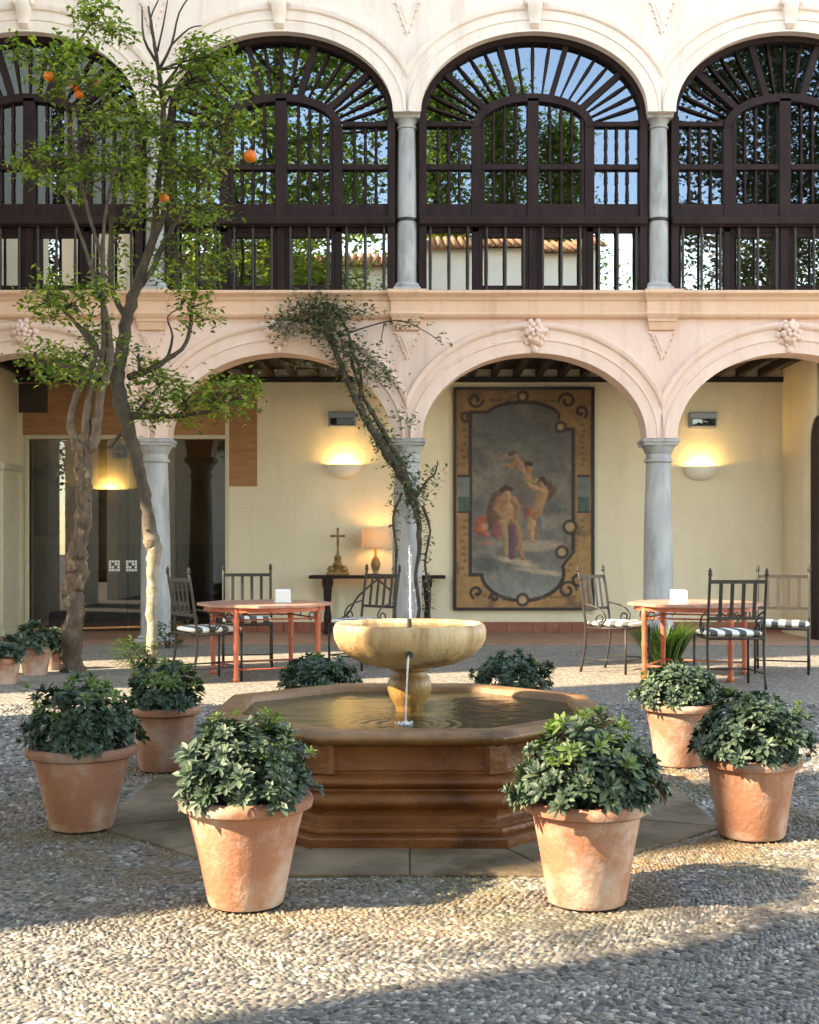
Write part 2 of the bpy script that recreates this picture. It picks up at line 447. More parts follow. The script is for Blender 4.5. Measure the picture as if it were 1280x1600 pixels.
class MB:
    def __init__(s):
        s.v = []; s.f = []
    def add(s, vs, fs):
        o = len(s.v)
        s.v.extend([tuple(p) for p in vs])
        s.f.extend([tuple(i + o for i in f) for f in fs])
    def box(s, x0, x1, y0, y1, z0, z1, bev=0.0):
        if bev <= 0:
            s.add([(x0, y0, z0), (x1, y0, z0), (x1, y1, z0), (x0, y1, z0), (x0, y0, z1), (x1, y0, z1), (x1, y1, z1), (x0, y1, z1)],
                  [(0, 3, 2, 1), (4, 5, 6, 7), (0, 1, 5, 4), (1, 2, 6, 5), (2, 3, 7, 6), (3, 0, 4, 7)])
            return
        b = bev
        # chamfer on the four vertical and all top/bottom edges through an inset octagon stack
        def ring(z, i):
            return [(x0 + b + i, y0 + i, z), (x1 - b - i, y0 + i, z), (x1 - i, y0 + b + i, z), (x1 - i, y1 - b - i, z),
                    (x1 - b - i, y1 - i, z), (x0 + b + i, y1 - i, z), (x0 + i, y1 - b - i, z), (x0 + i, y0 + b + i, z)]
        rs = [ring(z0, b * 0.6), ring(z0 + b, 0), ring(z1 - b, 0), ring(z1, b * 0.6)]
        vs = sum(rs, [])
        fs = [tuple(reversed(range(8))), tuple(range(24, 32))]
        for k in range(3):
            for i in range(8):
                j = (i + 1) % 8
                fs.append((k * 8 + i, k * 8 + j, k * 8 + 8 + j, k * 8 + 8 + i))
        s.add(vs, fs)
    def obox(s, a, b, w, d, up=Vector((0, 1, 0))):
        """bar from a to b, width w (in plane), depth d (along up)"""
        a = Vector(a); b = Vector(b)
        t = (b - a).normalized()
        u = up - t * up.dot(t)
        u.normalize()
        q = t.cross(u)
        vs = []
        for p in (a, b):
            for i, j in ((-1, -1), (1, -1), (1, 1), (-1, 1)):
                vs.append(p + q * (i * w / 2) + u * (j * d / 2))
        s.add(vs, [(0, 3, 2, 1), (4, 5, 6, 7), (0, 1, 5, 4), (1, 2, 6, 5), (2, 3, 7, 6), (3, 0, 4, 7)])
    def tube(s, pts, rad, n=6, cap=True):
        pts = [Vector(p) for p in pts]
        if not hasattr(rad, '__len__'):
            rad = [rad] * len(pts)
        o = len(s.v)
        prev = None
        for i, p in enumerate(pts):
            t = (pts[min(i + 1, len(pts) - 1)] - pts[max(i - 1, 0)])
            if t.length < 1e-9:
                t = Vector((0, 0, 1))
            t.normalize()
            if prev is None:
                u = t.orthogonal().normalized()
            else:
                u = prev - t * prev.dot(t)
                if u.length < 1e-6:
                    u = t.orthogonal()
                u.normalize()
            prev = u
            w = t.cross(u)
            for k in range(n):
                a = 2 * PI * k / n
                s.v.append(tuple(p + (u * math.cos(a) + w * math.sin(a)) * rad[i]))
        for i in range(len(pts) - 1):
            for k in range(n):
                k2 = (k + 1) % n
                s.f.append((o + i * n + k, o + i * n + k2, o + (i + 1) * n + k2, o + (i + 1) * n + k))
        if cap:
            s.f.append(tuple(o + k for k in reversed(range(n))))
            s.f.append(tuple(o + (len(pts) - 1) * n + k for k in range(n)))
    def lathe(s, prof, c=(0, 0, 0), n=24, mod=None, cap=True, ph=0.0):
        """prof: list of (r, z) bottom to top"""
        o = len(s.v)
        for (r, z) in prof:
            for k in range(n):
                a = 2 * PI * k / n + ph
                rr = r * (mod(a, z) if mod else 1)
                s.v.append((c[0] + rr * math.cos(a), c[1] + rr * math.sin(a), c[2] + z))
        for i in range(len(prof) - 1):
            for k in range(n):
                k2 = (k + 1) % n
                s.f.append((o + i * n + k, o + i * n + k2, o + (i + 1) * n + k2, o + (i + 1) * n + k))
        if cap:
            s.f.append(tuple(o + k for k in reversed(range(n))))
            s.f.append(tuple(o + (len(prof) - 1) * n + k for k in range(n)))
    def sphere(s, c, r, n=10, m=6, sz=1.0):
        prof = [(r * math.sin(PI * i / m) + 1e-4, -r * sz * math.cos(PI * i / m)) for i in range(m + 1)]
        s.lathe(prof, c, n)
    def mesh(s, name, mat, smooth=False):
        me = bpy.data.meshes.new(name)
        me.from_pydata(s.v, [], s.f)
        if mat:
            me.materials.append(mat)
        if smooth is True:
            me.polygons.foreach_set('use_smooth', [True] * len(me.polygons))
        me.update()
        if smooth == 'auto':
            me.polygons.foreach_set('use_smooth', [True] * len(me.polygons))
            bm = bmesh.new(); bm.from_mesh(me)
            for e in bm.edges:
                if len(e.link_faces) == 2 and e.calc_face_angle(0) > R(38):
                    e.smooth = False
            bm.to_mesh(me); bm.free()
        return me

def fresh(name):
    return name

def link(name, me, parent=None):
    o = bpy.data.objects.new(name, me)
    C.objects.link(o)
    if parent is not None:
        o.parent = parent
    return o

def part(name, mb, mat, parent=None, smooth=False, label=None, stuff=False):
    """mesh given in world coordinates, linked under parent"""
    me = mb.mesh(name, mat, smooth)
    o = link(name, me, parent)
    if parent is not None:
        o.location = -WORLD.get(parent.name, Vector((0, 0, 0)))
    WORLD[o.name] = Vector((0, 0, 0))
    if label: o['label'] = label
    if stuff: o['kind'] = 'stuff'
    return o

def lpart(name, mb, mat, parent, smooth=False, label=None, stuff=False):
    """mesh in the parent's own coordinates"""
    o = link(name, mb.mesh(name, mat, smooth), parent)
    if label: o['label'] = label
    if stuff: o['kind'] = 'stuff'
    return o

def inst(name, me, loc, rot=(0, 0, 0), scale=(1, 1, 1), parent=None):
    o = link(name, me, parent)
    w = WORLD.get(parent.name, Vector((0, 0, 0))) if parent is not None else Vector((0, 0, 0))
    o.location = Vector(loc) - w
    o.rotation_euler = rot
    o.scale = scale
    return o

def tag(o, label, cat, group=None):
    o['label'] = label; o['category'] = cat
    if group: o['group'] = group
    return o

def thing(name, loc, label, cat, rz=0.0, group=None):
    o = bpy.data.objects.new(name, None)
    o.empty_display_size = 0.1
    C.objects.link(o)
    o.location = loc
    o.rotation_euler = (0, 0, rz)
    WORLD[o.name] = Vector(loc)
    return tag(o, label, cat, group)

def structure(o):
    o['kind'] = 'structure'
    return o

def copy_tree(o, parent=None):
    c = o.copy()
    C.objects.link(c)
    if parent is not None:
        c.parent = parent
    for ch in list(o.children):
        copy_tree(ch, c)
    return c

def px(x, y, Y):
    """photo pixel at depth Y -> world"""
    return Vector(((x - 640) * Y / FPX, Y, CAMH + (HOR - y) * Y / FPX))

def smoothpath(pts, sub=4):
    pts = [Vector(p) for p in pts]
    out = []
    n = len(pts)
    for i in range(n - 1):
        p0 = pts[max(i - 1, 0)]; p1 = pts[i]; p2 = pts[i + 1]; p3 = pts[min(i + 2, n - 1)]
        for k in range(sub):
            t = k / sub
            out.append(0.5 * ((2 * p1) + (p2 - p0) * t + (2 * p0 - 5 * p1 + 4 * p2 - p3) * t * t + (3 * p1 - p0 - 3 * p2 + p3) * t ** 3))
    out.append(pts[-1])
    return out

def lerp_list(vals, sub=4):
    out = []
    for a, b in zip(vals, vals[1:]):
        out += [a + (b - a) * k / sub for k in range(sub)]
    return out + [vals[-1]]

# ------------------------------------------------------------------ ground
FY = 17.0                      # outer face of the arcade
K = FY / FPX
BY = 19.07                     # back wall of the walkway
gm = MB()
gm.add([(-120, -120, 0), (120, -120, 0), (120, 250, 0), (-120, 250, 0)], [(0, 1, 2, 3)])
ground = structure(part('courtyard_ground', gm, M['ground']))
fm = MB()
fm.box(-6.0, 5.7, 16.72, 19.06, -0.02, 0.006)
corr = structure(part('walkway_floor', fm, M['floor_tile']))

# octagonal stone apron round the fountain, slab by slab
FX, FZ = 0.0, 6.52
def octv(W, k):
    r = W / 2 / math.cos(PI / 8)
    a = PI / 8 + k * PI / 4
    return (FX + r * math.cos(a), FZ + r * math.sin(a))
apron = MB()
apron.add([(*octv(2.94, k), 0.004) for k in range(8)], [tuple(range(8))])
ap = structure(part('stone_apron', apron, M['joint']))
rs = random.Random(3)
for k in range(8):
    a0 = Vector(octv(1.9, k)); a1 = Vector(octv(1.9, k + 1)); b0 = Vector(octv(2.95, k)); b1 = Vector(octv(2.95, k + 1))
    for i in range(2):
        f0, f1 = (0.0, 0.5) if i == 0 else (0.5, 1.0)
        g = 0.005
        P = [a0.lerp(a1, f0), a0.lerp(a1, f1), b0.lerp(b1, f1), b0.lerp(b1, f0)]
        cen = sum((p for p in P), Vector((0, 0))) / 4
        P = [p + (cen - p).normalized() * g for p in P]
        h = 0.0125 + rs.uniform(-0.002, 0.003)
        sm = MB()
        sm.add([(p.x, p.y, 0.0) for p in P] + [(p.x, p.y, h - 0.005) for p in P] +
               [(p.x + (cen - p).normalized().x * 0.006, p.y + (cen - p).normalized().y * 0.006, h) for p in P],
               [(8, 9, 10, 11)] + [(i_, (i_ + 1) % 4, 4 + (i_ + 1) % 4, 4 + i_) for i_ in range(4)] + [(4 + i_, 4 + (i_ + 1) % 4, 8 + (i_ + 1) % 4, 8 + i_) for i_ in range(4)])
        part('paving_slab', sm, M['slab'], ap)

# pebbles of the court: real stones near the camera
def in_oct(x, y, W):
    ax = abs(x - FX); ay = abs(y - FZ)
    return np.maximum(np.maximum(ax, ay), (ax + ay) / math.sqrt(2)) < W / 2
rng = np.random.default_rng(5)
def pebble_rows(y0, y1, dr, da):
    out = []
    r = 1.50; k = 0
    while r < 7.4:
        n = int(2 * PI * r / da)
        a = (np.arange(n) + rng.uniform(-.22, .22, n) + (k % 2) * .5) / n * 2 * PI
        rr = r + rng.uniform(-.18, .18, n) * dr + 0.05 * np.sin(a * 7 + r * 2)
        x = FX + rr * np.cos(a); y = FZ + rr * np.sin(a)
        m = (y >= y0) & (y < y1) & (np.abs(x) < 0.40 * y + 0.4)
        band = (np.floor((r + 0.10 * np.sin(a * 5)) / 0.24).astype(int) % 2) * 2 - 1       # feathered bands
        out.append(np.stack([x, y, np.full(n, da), a + PI / 2 + band * 0.75], 1)[m])
        r += dr; k += 1
    p = np.concatenate(out)
    edge = 2.93 + 0.10 * np.sin(p[:, 0] * 5.1 + p[:, 1] * 3.3)
    return p[~in_oct(p[:, 0], p[:, 1], edge)]
allp = np.concatenate([pebble_rows(3.25, 6.0, 0.0205, 0.0275), pebble_rows(6.0, 10.5, 0.030, 0.040)])
ang = allp[:, 3] + rng.normal(0, 0.22, len(allp))
big = 1 + 0.7 * (rng.random(len(allp)) > 0.95)
ln = allp[:, 2] * rng.uniform(0.38, 0.62, len(allp)) * big
wd = allp[:, 2] * rng.uniform(0.20, 0.36, len(allp)) * big
ht = allp[:, 2] * rng.uniform(0.08, 0.34, len(allp))
NB = 7
ta = np.arange(NB) * 2 * PI / NB
unit = np.concatenate([np.stack([np.cos(ta), np.sin(ta), np.full(NB, -0.15)], 1),
                       np.stack([0.78 * np.cos(ta + .3), 0.78 * np.sin(ta + .3), np.full(NB, 0.62)], 1), [[0.05, 0, 1.0]]])
pf = []
for i in range(NB):
    j = (i + 1) % NB
    pf += [(i, j, NB + i), (j, NB + j, NB + i), (NB + i, NB + j, 2 * NB)]
pf = np.array(pf)
# the 300 that show largest stand alone
show = (wd * ln) / (allp[:, 1] ** 2) * (np.abs(allp[:, 0]) < 0.325 * allp[:, 1]) * (allp[:, 1] > 3.47)
order = np.argsort(-show)
own = order[:300]
mask = np.ones(len(allp), bool); mask[own] = False
rest = np.where(mask)[0]
jit = 1 + rng.uniform(-0.14, 0.14, (len(rest), len(unit), 1))
U = unit[None] * jit
lx = U[..., 0] * ln[rest, None]; ly = U[..., 1] * wd[rest, None]; lz = U[..., 2] * ht[rest, None]
tilt = rng.normal(0, 0.18, (len(rest), 1))
lz = lz + lx * tilt
ca = np.cos(ang[rest])[:, None]; sa = np.sin(ang[rest])[:, None]
V = np.stack([allp[rest, 0:1] + lx * ca - ly * sa, allp[rest, 1:2] + lx * sa + ly * ca, lz], -1).reshape(-1, 3)
Fq = (pf[None] + (np.arange(len(rest)) * len(unit))[:, None, None]).reshape(-1, 3)
me = bpy.data.meshes.new('pebbles')
me.vertices.add(len(V)); me.vertices.foreach_set('co', V.astype(np.float32).ravel())
me.loops.add(Fq.size); me.loops.foreach_set('vertex_index', Fq.astype(np.int32).ravel())
me.polygons.add(len(Fq)); me.polygons.foreach_set('loop_start', np.arange(0, Fq.size, 3, dtype=np.int32))
me.polygons.foreach_set('loop_total', np.full(len(Fq), 3, np.int32))
me.polygons.foreach_set('use_smooth', np.ones(len(Fq), bool))
me.materials.append(M['pebble']); me.update(); me.validate()
pb = link('pebbles', me, ground); pb['kind'] = 'stuff'
pebmeshes = []
for k in range(4):
    mb = MB(); u = unit * (1 + rng.uniform(-0.14, 0.14, (len(unit), 1)))
    mb.add([tuple(p) for p in u], [tuple(f) for f in pf.tolist()])
    pebmeshes.append(mb.mesh('pebble', M['pebble'], True))
for i in own:
    inst('pebble', pebmeshes[int(i) % 4], (allp[i, 0], allp[i, 1], 0), (0, float(rng.normal(0, 0.15)), ang[i]), (ln[i], wd[i], ht[i]), ground)

# ------------------------------------------------------------------ the arcaded building
bld = thing('arcaded_building', (0, FY, 0), 'pale pink two storey building with columned arches below and dark glazed wooden gallery above', 'building')
S = 398 * K
colX = [(636 + 398 * n - 640) * K for n in range(-2, 3)]
bayX = [(colX[i] + colX[i + 1]) / 2 for i in range(4)]
def zp(y): return CAMH + (HOR - y) * K
Z_CAP, Z_SILL, Z_UCAP = zp(685), zp(457), zp(175)
A_L, B_L = 176 * K, (685 - 551) * K
A_U, B_U = 178 * K, (175 - 49) * K
Z_TOP = 9.75
TH = 0.46

def arch_wall(mb, cx, half, a, b, zs, zt, y0, y1, n=40):
    dxs = [-half] + [-a * math.cos(PI * i / n) for i in range(n + 1)] + [half]
    zs_l = [zs] + [zs + b * math.sin(PI * i / n) for i in range(n + 1)] + [zs]
    vs = []
    for dx, z in zip(dxs, zs_l):
        vs += [(cx + dx, y0, z), (cx + dx, y0, zt), (cx + dx, y1, z), (cx + dx, y1, zt)]
    fs = []
    for i in range(len(dxs) - 1):
        p = i * 4; q = p + 4
        fs += [(p, q, q + 1, p + 1), (p + 2, p + 3, q + 3, q + 2), (p, p + 2, q + 2, q), (p + 1, q + 1, q + 3, p + 3)]
    mb.add(vs, fs)

lw = MB(); uw = MB()
for cx in bayX:
    arch_wall(lw, cx, S / 2, A_L, B_L, Z_CAP, Z_SILL, FY, FY + TH)
    arch_wall(uw, cx, S / 2, A_U, B_U, Z_UCAP, Z_TOP, FY, FY + TH)
lw.box(colX[0] - 3, colX[0], FY, FY + TH, 0, Z_SILL); lw.box(colX[4], colX[4] + 3, FY, FY + TH, 0, Z_SILL)
uw.box(colX[0] - 3, colX[0], FY, FY + TH, Z_SILL, Z_TOP); uw.box(colX[4], colX[4] + 3, FY, FY + TH, Z_SILL, Z_TOP)
part('arcade_wall', lw, M['pink'], bld, 'auto')
part('gallery_wall', uw, M['cream'], bld, 'auto')

def archivolt(cx, zs, prof, lim, n=48):
    """prof: list of (a, b, y)"""
    mb = MB()
    rows = []
    for (a, b, y) in prof:
        c = min(1.0, lim / a)
        t0 = math.acos(c) if c < 1 else 0.0
        rows.append([(cx + a * math.cos(t0 + (PI - 2 * t0) * i / n), y, zs + b * math.sin(t0 + (PI - 2 * t0) * i / n)) for i in range(n + 1)])
    vs = sum(rows, [])
    fs = []
    for r in range(len(rows) - 1):
        for i in range(n):
            p = r * (n + 1) + i
            fs.append((p, p + 1, p + n + 2, p + n + 1))
    mb.add(vs, fs)
    return mb
def arch_prof(a, b, steps):
    return [(a + o * K, b + ob * K, FY - d) for o, ob, d in steps]
ST_L = [(-1, -1, -0.01), (-1, -1, 0.03), (15, 18, 0.03), (16, 19, 0.045), (18, 22, 0.045), (19, 24, 0.02), (30, 36, 0.02), (31, 38, 0.05), (34, 42, 0.065), (37, 46, 0.065), (39, 48, 0.04), (40, 50, -0.01)]
ST_U = [(-1, -1, -0.01), (-1, -1, 0.03), (15, 16, 0.03), (16, 17, 0.045), (19, 20, 0.045), (20, 21, 0.02), (32, 32, 0.02), (34, 34, 0.05), (38, 38, 0.06), (42, 42, 0.06), (44, 45, -0.01)]
for cx in bayX:
    part('archivolt', archivolt(cx, Z_CAP, arch_prof(A_L, B_L, ST_L), S / 2), M['pink'], bld, 'auto')
    part('archivolt', archivolt(cx, Z_UCAP, arch_prof(A_U, B_U, ST_U), S / 2), M['cream'], bld, 'auto')

# cornice between the storeys: profile swept along the front
def sweep_x(x0, x1, prof):
    mb = MB()
    n = len(prof)
    mb.add([(x0, y, z) for y, z in prof] + [(x1, y, z) for y, z in prof],
           [(i, n + i, n + i + 1, i + 1) for i in range(n - 1)] + [tuple(range(n)), tuple(reversed(range(n, 2 * n)))])
    return mb
cp = [(FY + 0.02, zp(456.5)), (FY - 0.17, zp(457)), (FY - 0.17, zp(461)), (FY - 0.15, zp(463)), (FY - 0.11, zp(466)), (FY - 0.085, zp(471)), (FY - 0.07, zp(472)), (FY - 0.07, zp(489)), (FY - 0.085, zp(490)), (FY - 0.095, zp(492)), (FY - 0.085, zp(495)), (FY - 0.05, zp(498)), (FY + 0.02, zp(499))]
part('cornice', sweep_x(colX[0] - 3, colX[4] + 3, cp), M['salmon'], bld)
up = [(FY + 0.02, 9.8), (FY - 0.4, 9.8), (FY - 0.4, 9.66), (FY - 0.3, 9.6), (FY - 0.15, 9.5), (FY - 0.08, 9.4), (FY + 0.02, 9.35)]
part('cornice', sweep_x(colX[0] - 3, colX[4] + 3, up), M['cream'], bld)
rm = MB()
rm.add([(-11, FY - 0.5, 9.85), (11, FY - 0.5, 9.85), (11, 23.5, 12.2), (-11, 23.5, 12.2), (-11, FY - 0.5, 9.78), (11, FY - 0.5, 9.78)], [(0, 1, 2, 3), (0, 4, 5, 1)])
part('roof', rm, M['rooftile'], bld)

# brackets and pendants above each column
for X in colX:
    mb = MB()
    w = 26 * K
    prof = [(FY - 0.215, zp(456)), (FY - 0.215, zp(461.5)), (FY - 0.19, zp(464)), (FY - 0.15, zp(468)), (FY - 0.13, zp(472)), (FY - 0.115, zp(473)), (FY - 0.115, zp(489)), (FY - 0.135, zp(492)), (FY - 0.115, zp(496)), (FY - 0.09, zp(500)), (FY - 0.09, zp(503)), (FY - 0.07, zp(505)), (FY - 0.05, zp(516)), (FY + 0.02, zp(517))]
    wid = [30, 30, 29, 27, 26, 25, 25, 27, 25, 23, 23, 22, 20, 20]
    n = len(prof)
    for (y, z), ww in zip(prof, wid):
        mb.v += [(X - ww * K, FY + 0.03, z), (X - ww * K, y, z), (X + ww * K, y, z), (X + ww * K, FY + 0.03, z)]
    for i in range(n - 1):
        for k in range(3):
            p = i * 4 + k
            mb.f.append((p, p + 4, p + 5, p + 1))
    part('bracket', mb, M['salmon'], bld)
    def pendant(xw, yt, yb, mat):
        mb = MB()
        for s0, d in ((1.0, 0.022), (0.62, 0.036)):
            z0 = zp(yt); z1 = zp(yb); w = xw * K * s0
            zt = z0 - (z0 - z1) * (0.0 if s0 == 1 else 0.1); zb = z1 + (z0 - z1) * (0.0 if s0 == 1 else 0.28)
            mb.add([(X - w, FY + 0.02, zt), (X + w, FY + 0.02, zt), (X, FY + 0.02, zb), (X - w * .93, FY - d, zt - .01), (X + w * .93, FY - d, zt - .01), (X, FY - d, zb + .03)],
                   [(3, 5, 4), (0, 3, 4, 1), (1, 4, 5, 2), (2, 5, 3, 0)])
        for sgn in (-1, 1):                      # stepped drops down each side
            for i in range(5):
                f = i / 5
                mb.sphere((X + sgn * xw * K * (1 - f) * 0.98, FY - 0.012, zp(yt + (yb - yt) * f + 3)), 0.020 - 0.008 * f, 6, 4)
        part('pendant', mb, mat, bld)
    pendant(19, 518, 566, M['pink'])
    pendant(19, 2, 58, M['cream'])

# keystones: carved rosettes below, small scrolled consoles above
rk = random.Random(11)
for cx in bayX:
    mb = MB()
    z0 = zp(523)
    mb.sphere((cx, FY - 0.05, z0 - 0.03), 0.10, 10, 6, 1.2)
    for ringn, rr, sz, off in ((10, 0.15, 0.055, 0.03), (8, 0.095, 0.05, 0.10), (5, 0.045, 0.04, 0.145)):
        for i in range(ringn):
            a = 2 * PI * (i + rk.random() * 0.4) / ringn
            mb.sphere((cx + rr * math.cos(a), FY - off, z0 + rr * 1.05 * math.sin(a) + 0.02), sz * rk.uniform(0.75, 1.1), 6, 4)
    mb.lathe([(0.02, -0.26), (0.05, -0.24), (0.055, -0.19), (0.03, -0.15)], (cx, FY - 0.03, z0), 8)
    part('carved_keystone', mb, M['pink'], bld, True)
    mb = MB()
    w = 13 * K
    pr = [(0.05, 46), (0.10, 40), (0.09, 34), (0.12, 24), (0.17, 12), (0.15, 6), (0.18, 2)]
    for d, y in pr:
        ww = w * (0.55 + 0.45 * (46 - y) / 44)
        mb.v += [(cx - ww, FY + 0.02, zp(y)), (cx - ww, FY - d * .8, zp(y)), (cx - ww * .5, FY - d, zp(y)), (cx + ww * .5, FY - d, zp(y)), (cx + ww, FY - d * .8, zp(y)), (cx + ww, FY + 0.02, zp(y))]
    for i in range(len(pr) - 1):
        for k in range(5):
            p = i * 6 + k
            mb.f.append((p, p + 1, p + 7, p + 6))
    mb.f.append((0, 1, 2, 3, 4, 5))
    for sgn in (-1, 1):
        mb.sphere((cx + sgn * w, FY - 0.1, zp(8)), 0.05, 8, 5)
    part('keystone', mb, M['cream'], bld, 'auto')

# columns
CY = FY + TH / 2
def col_mesh(prof, n=28):
    mb = MB(); mb.lathe(prof, (0, 0, 0), n)
    return mb
zc = Z_CAP
lowshaft = col_mesh([(0.205, 0.09), (0.205, 0.5), (0.2, 1.2), (0.185, 1.9), (0.165, zp(722))]).mesh('column', M['marble'], 'auto')
mbb = MB(); mbb.box(-0.25, 0.25, -0.25, 0.25, 0, 0.05, 0.008)
mbb.lathe([(0.24, 0.05), (0.25, 0.065), (0.24, 0.085), (0.21, 0.09), (0.206, 0.10)], n=28)
lowbase = mbb.mesh('base', M['marble'], 'auto')
mbc = MB()
mbc.lathe([(0.165, zp(722)), (0.195, zp(720.5)), (0.195, zp(717)), (0.172, zp(715.5)), (0.17, zp(708)), (0.19, zp(706)), (0.2, zp(702)), (0.225, zp(697)), (0.23, zp(695.5))], n=28)
mbc.box(-0.235, 0.235, -0.235, 0.235, zp(695.4), zp(691), 0.008)
mbc.box(-0.25, 0.25, -0.25, 0.25, zp(691), zp(684.8), 0.01)
lowcap = mbc.mesh('capital', M['marble'], 'auto')
upshaft = col_mesh([(0.138, zp(437)), (0.138, zp(400)), (0.136, zp(345)), (0.132, zp(280)), (0.118, zp(195))]).mesh('column', M['marble'], 'auto')
mbb = MB(); mbb.box(-0.185, 0.185, -0.185, 0.185, zp(456.4), zp(446), 0.01)
mbb.lathe([(0.18, zp(446)), (0.19, zp(443)), (0.18, zp(439.5)), (0.15, zp(438)), (0.14, zp(436))], n=28)
upbase = mbb.mesh('base', M['marble'], 'auto')
mbc = MB()
mbc.lathe([(0.118, zp(195)), (0.14, zp(193.5)), (0.14, zp(191.5)), (0.122, zp(190.5)), (0.125, zp(187)), (0.15, zp(183)), (0.165, zp(181))], n=28)
mbc.box(-0.175, 0.175, -0.175, 0.175, zp(181), zp(174.8), 0.008)
upcap = mbc.mesh('capital', M['marble'], 'auto')
mbi = MB(); mbi.lathe([(0.137, zp(341)), (0.15, zp(340.5)), (0.15, zp(336)), (0.137, zp(335.5))], n=24, cap=False)
upband = mbi.mesh('iron_band', M['iron'], 'auto')
for X in colX:
    c = inst('column', lowshaft, (X, CY, 0), parent=bld); 
    inst('base', lowbase, (0, 0, 0), parent=c); inst('capital', lowcap, (0, 0, 0), parent=c)
    c = inst('column', upshaft, (X, CY, 0), parent=bld)
    inst('base', upbase, (0, 0, 0), parent=c); inst('capital', upcap, (0, 0, 0), parent=c); inst('iron_band', upband, (0, 0, 0), parent=c)

# ---------------- gallery windows
WY = FY + 0.22            # centre plane of the woodwork
def ring_band(mb, a0, b0, a1, b1, zs, y0, y1, n=36):
    o = len(mb.v)
    for i in range(n + 1):
        t = PI * i / n
        c, s = math.cos(t), math.sin(t)
        mb.v += [(a0 * c, y0, zs + b0 * s), (a1 * c, y0, zs + b1 * s), (a1 * c, y1, zs + b1 * s), (a0 * c, y1, zs + b0 * s)]
    for i in range(n):
        p = o + i * 4; q = p + 4
        for k in range(4):
            k2 = (k + 1) % 4
            mb.f.append((p + k, p + k2, q + k2, q + k))
fr = MB()
y0, y1 = WY - 0.05, WY + 0.05
ring_band(fr, 180 * K, 128 * K, 170 * K, 118 * K, zp(176), y0 - 0.03, y1)
for s in (-1, 1):
    def B(xa, xb, ya, yb, d0=0.0, d1=0.0, bev=0.006):
        xa, xb = (xa * K * s, xb * K * s)
        fr.box(min(xa, xb), max(xa, xb), y0 - d0, y1 + d1, zp(max(ya, yb)), zp(min(ya, yb)), bev)
    B(168, 180, 176, 456, 0.03)               # outer jamb
    B(97, 168, 183, 190.5)                    # transom
    B(82, 97, 190, 335)                       # door jamb
    B(9, 82, 250, 258.5, -0.01)               # middle rails
    B(97, 168, 250, 258.5, -0.01)
    B(76, 82, 165, 250, -0.02); B(76, 82, 258, 313, -0.02)
    B(97, 168, 313, 335, -0.005)
    B(9, 82, 313, 335, -0.005)
    B(85, 96, 349, 455, -0.03)                # lower posts
    B(7, 17, 357, 448, -0.03); B(79, 85, 357, 448, -0.03)
    B(7, 85, 448, 456, -0.03); B(96, 168, 448, 456, -0.03)
    B(17, 79, 441, 448, -0.035)
    B(7, 168, 348.5, 357, -0.03)
    B(17, 79, 357, 365, -0.035)
fr.box(-9 * K, 9 * K, y0 - 0.012, y1, zp(335), zp(146), 0.006)
fr.box(-7 * K, 7 * K, y0 + 0.02, y1, zp(456), zp(348.5), 0.006)
ring_band(fr, 96 * K, 52 * K, 83 * K, 40 * K, zp(191), y0 - 0.012, y1)
# sill rail between upper and lower lights
fr.box(-180 * K, 180 * K, y0 - 0.08, y1, zp(347), zp(335), 0.012)
fr.box(-180 * K, 180 * K, y0 - 0.045, y1, zp(349.5), zp(347), 0.004)
# four thick spokes of the fan
for t in (36, 72, 108, 144):
    c, s = math.cos(R(t)), math.sin(R(t))
    fr.obox((95 * K * c, WY - 0.005, zp(191) + 52 * K * s), (170 * K * c, WY - 0.005, zp(176) + 118 * K * s), 9 * K, 0.08)
frame_me = fr.mesh('gallery_window', M['wood'])

# turned baluster, unit length along Z from 0 to 1
def baluster_mesh(L, r):
    mb = MB()
    q = []
    k = max(2, int(L / 0.16))
    q.append((r * 0.8, 0))
    for i in range(k):
        f0 = (i + 0.15) / k; f1 = (i + 0.5) / k; f2 = (i + 0.85) / k
        q += [(r * 0.62, f0 * L), (r * 1.15, (f0 + 0.12 / k) * L), (r * 0.75, (f0 + 0.2 / k) * L), (r * 0.95, f1 * L), (r * 0.7, f2 * L)]
    q.append((r * 0.8, L))
    mb.lathe(q, n=6)
    return mb.mesh('baluster', M['wood'], True)
b_top = baluster_mesh(59 * K, 0.026)
b_mid = baluster_mesh(55 * K, 0.026)
b_door = baluster_mesh(86 * K, 0.026)
b_low = MB(); b_low.lathe([(0.02, 0), (0.024, 0.04), (0.018, 0.08), (0.022, 0.4), (0.018, 0.8), (0.024, 0.86), (0.02, 106 * K)], n=6)
b_low = b_low.mesh('baluster', M['iron'], True)
b_fan = MB(); b_fan.lathe([(0.011, 0), (0.015, 0.12), (0.027, 0.45), (0.024, 0.52), (0.017, 0.62)], n=6)
b_fan = b_fan.mesh('baluster', M['wood'], True)
rp = random.Random(21)
def poly_pane(pts, parent, cx, mat='pane'):
    cxm = sum(p[0] for p in pts) / len(pts); czm = sum(p[1] for p in pts) / len(pts)
    mb = MB()
    mb.add([(p[0] - cxm, 0, p[1] - czm) for p in pts], [tuple(range(len(pts)))])
    inst('pane', mb.mesh('pane', M[mat]), (cxm, WY + 0.03, czm), (R(rp.uniform(-0.12, 0.12)), 0, R(rp.uniform(-0.25, 0.25))), parent=parent)
def rect(xa, xb, ya, yb): return [(xa * K, zp(yb)), (xb * K, zp(yb)), (xb * K, zp(ya)), (xa * K, zp(ya))]
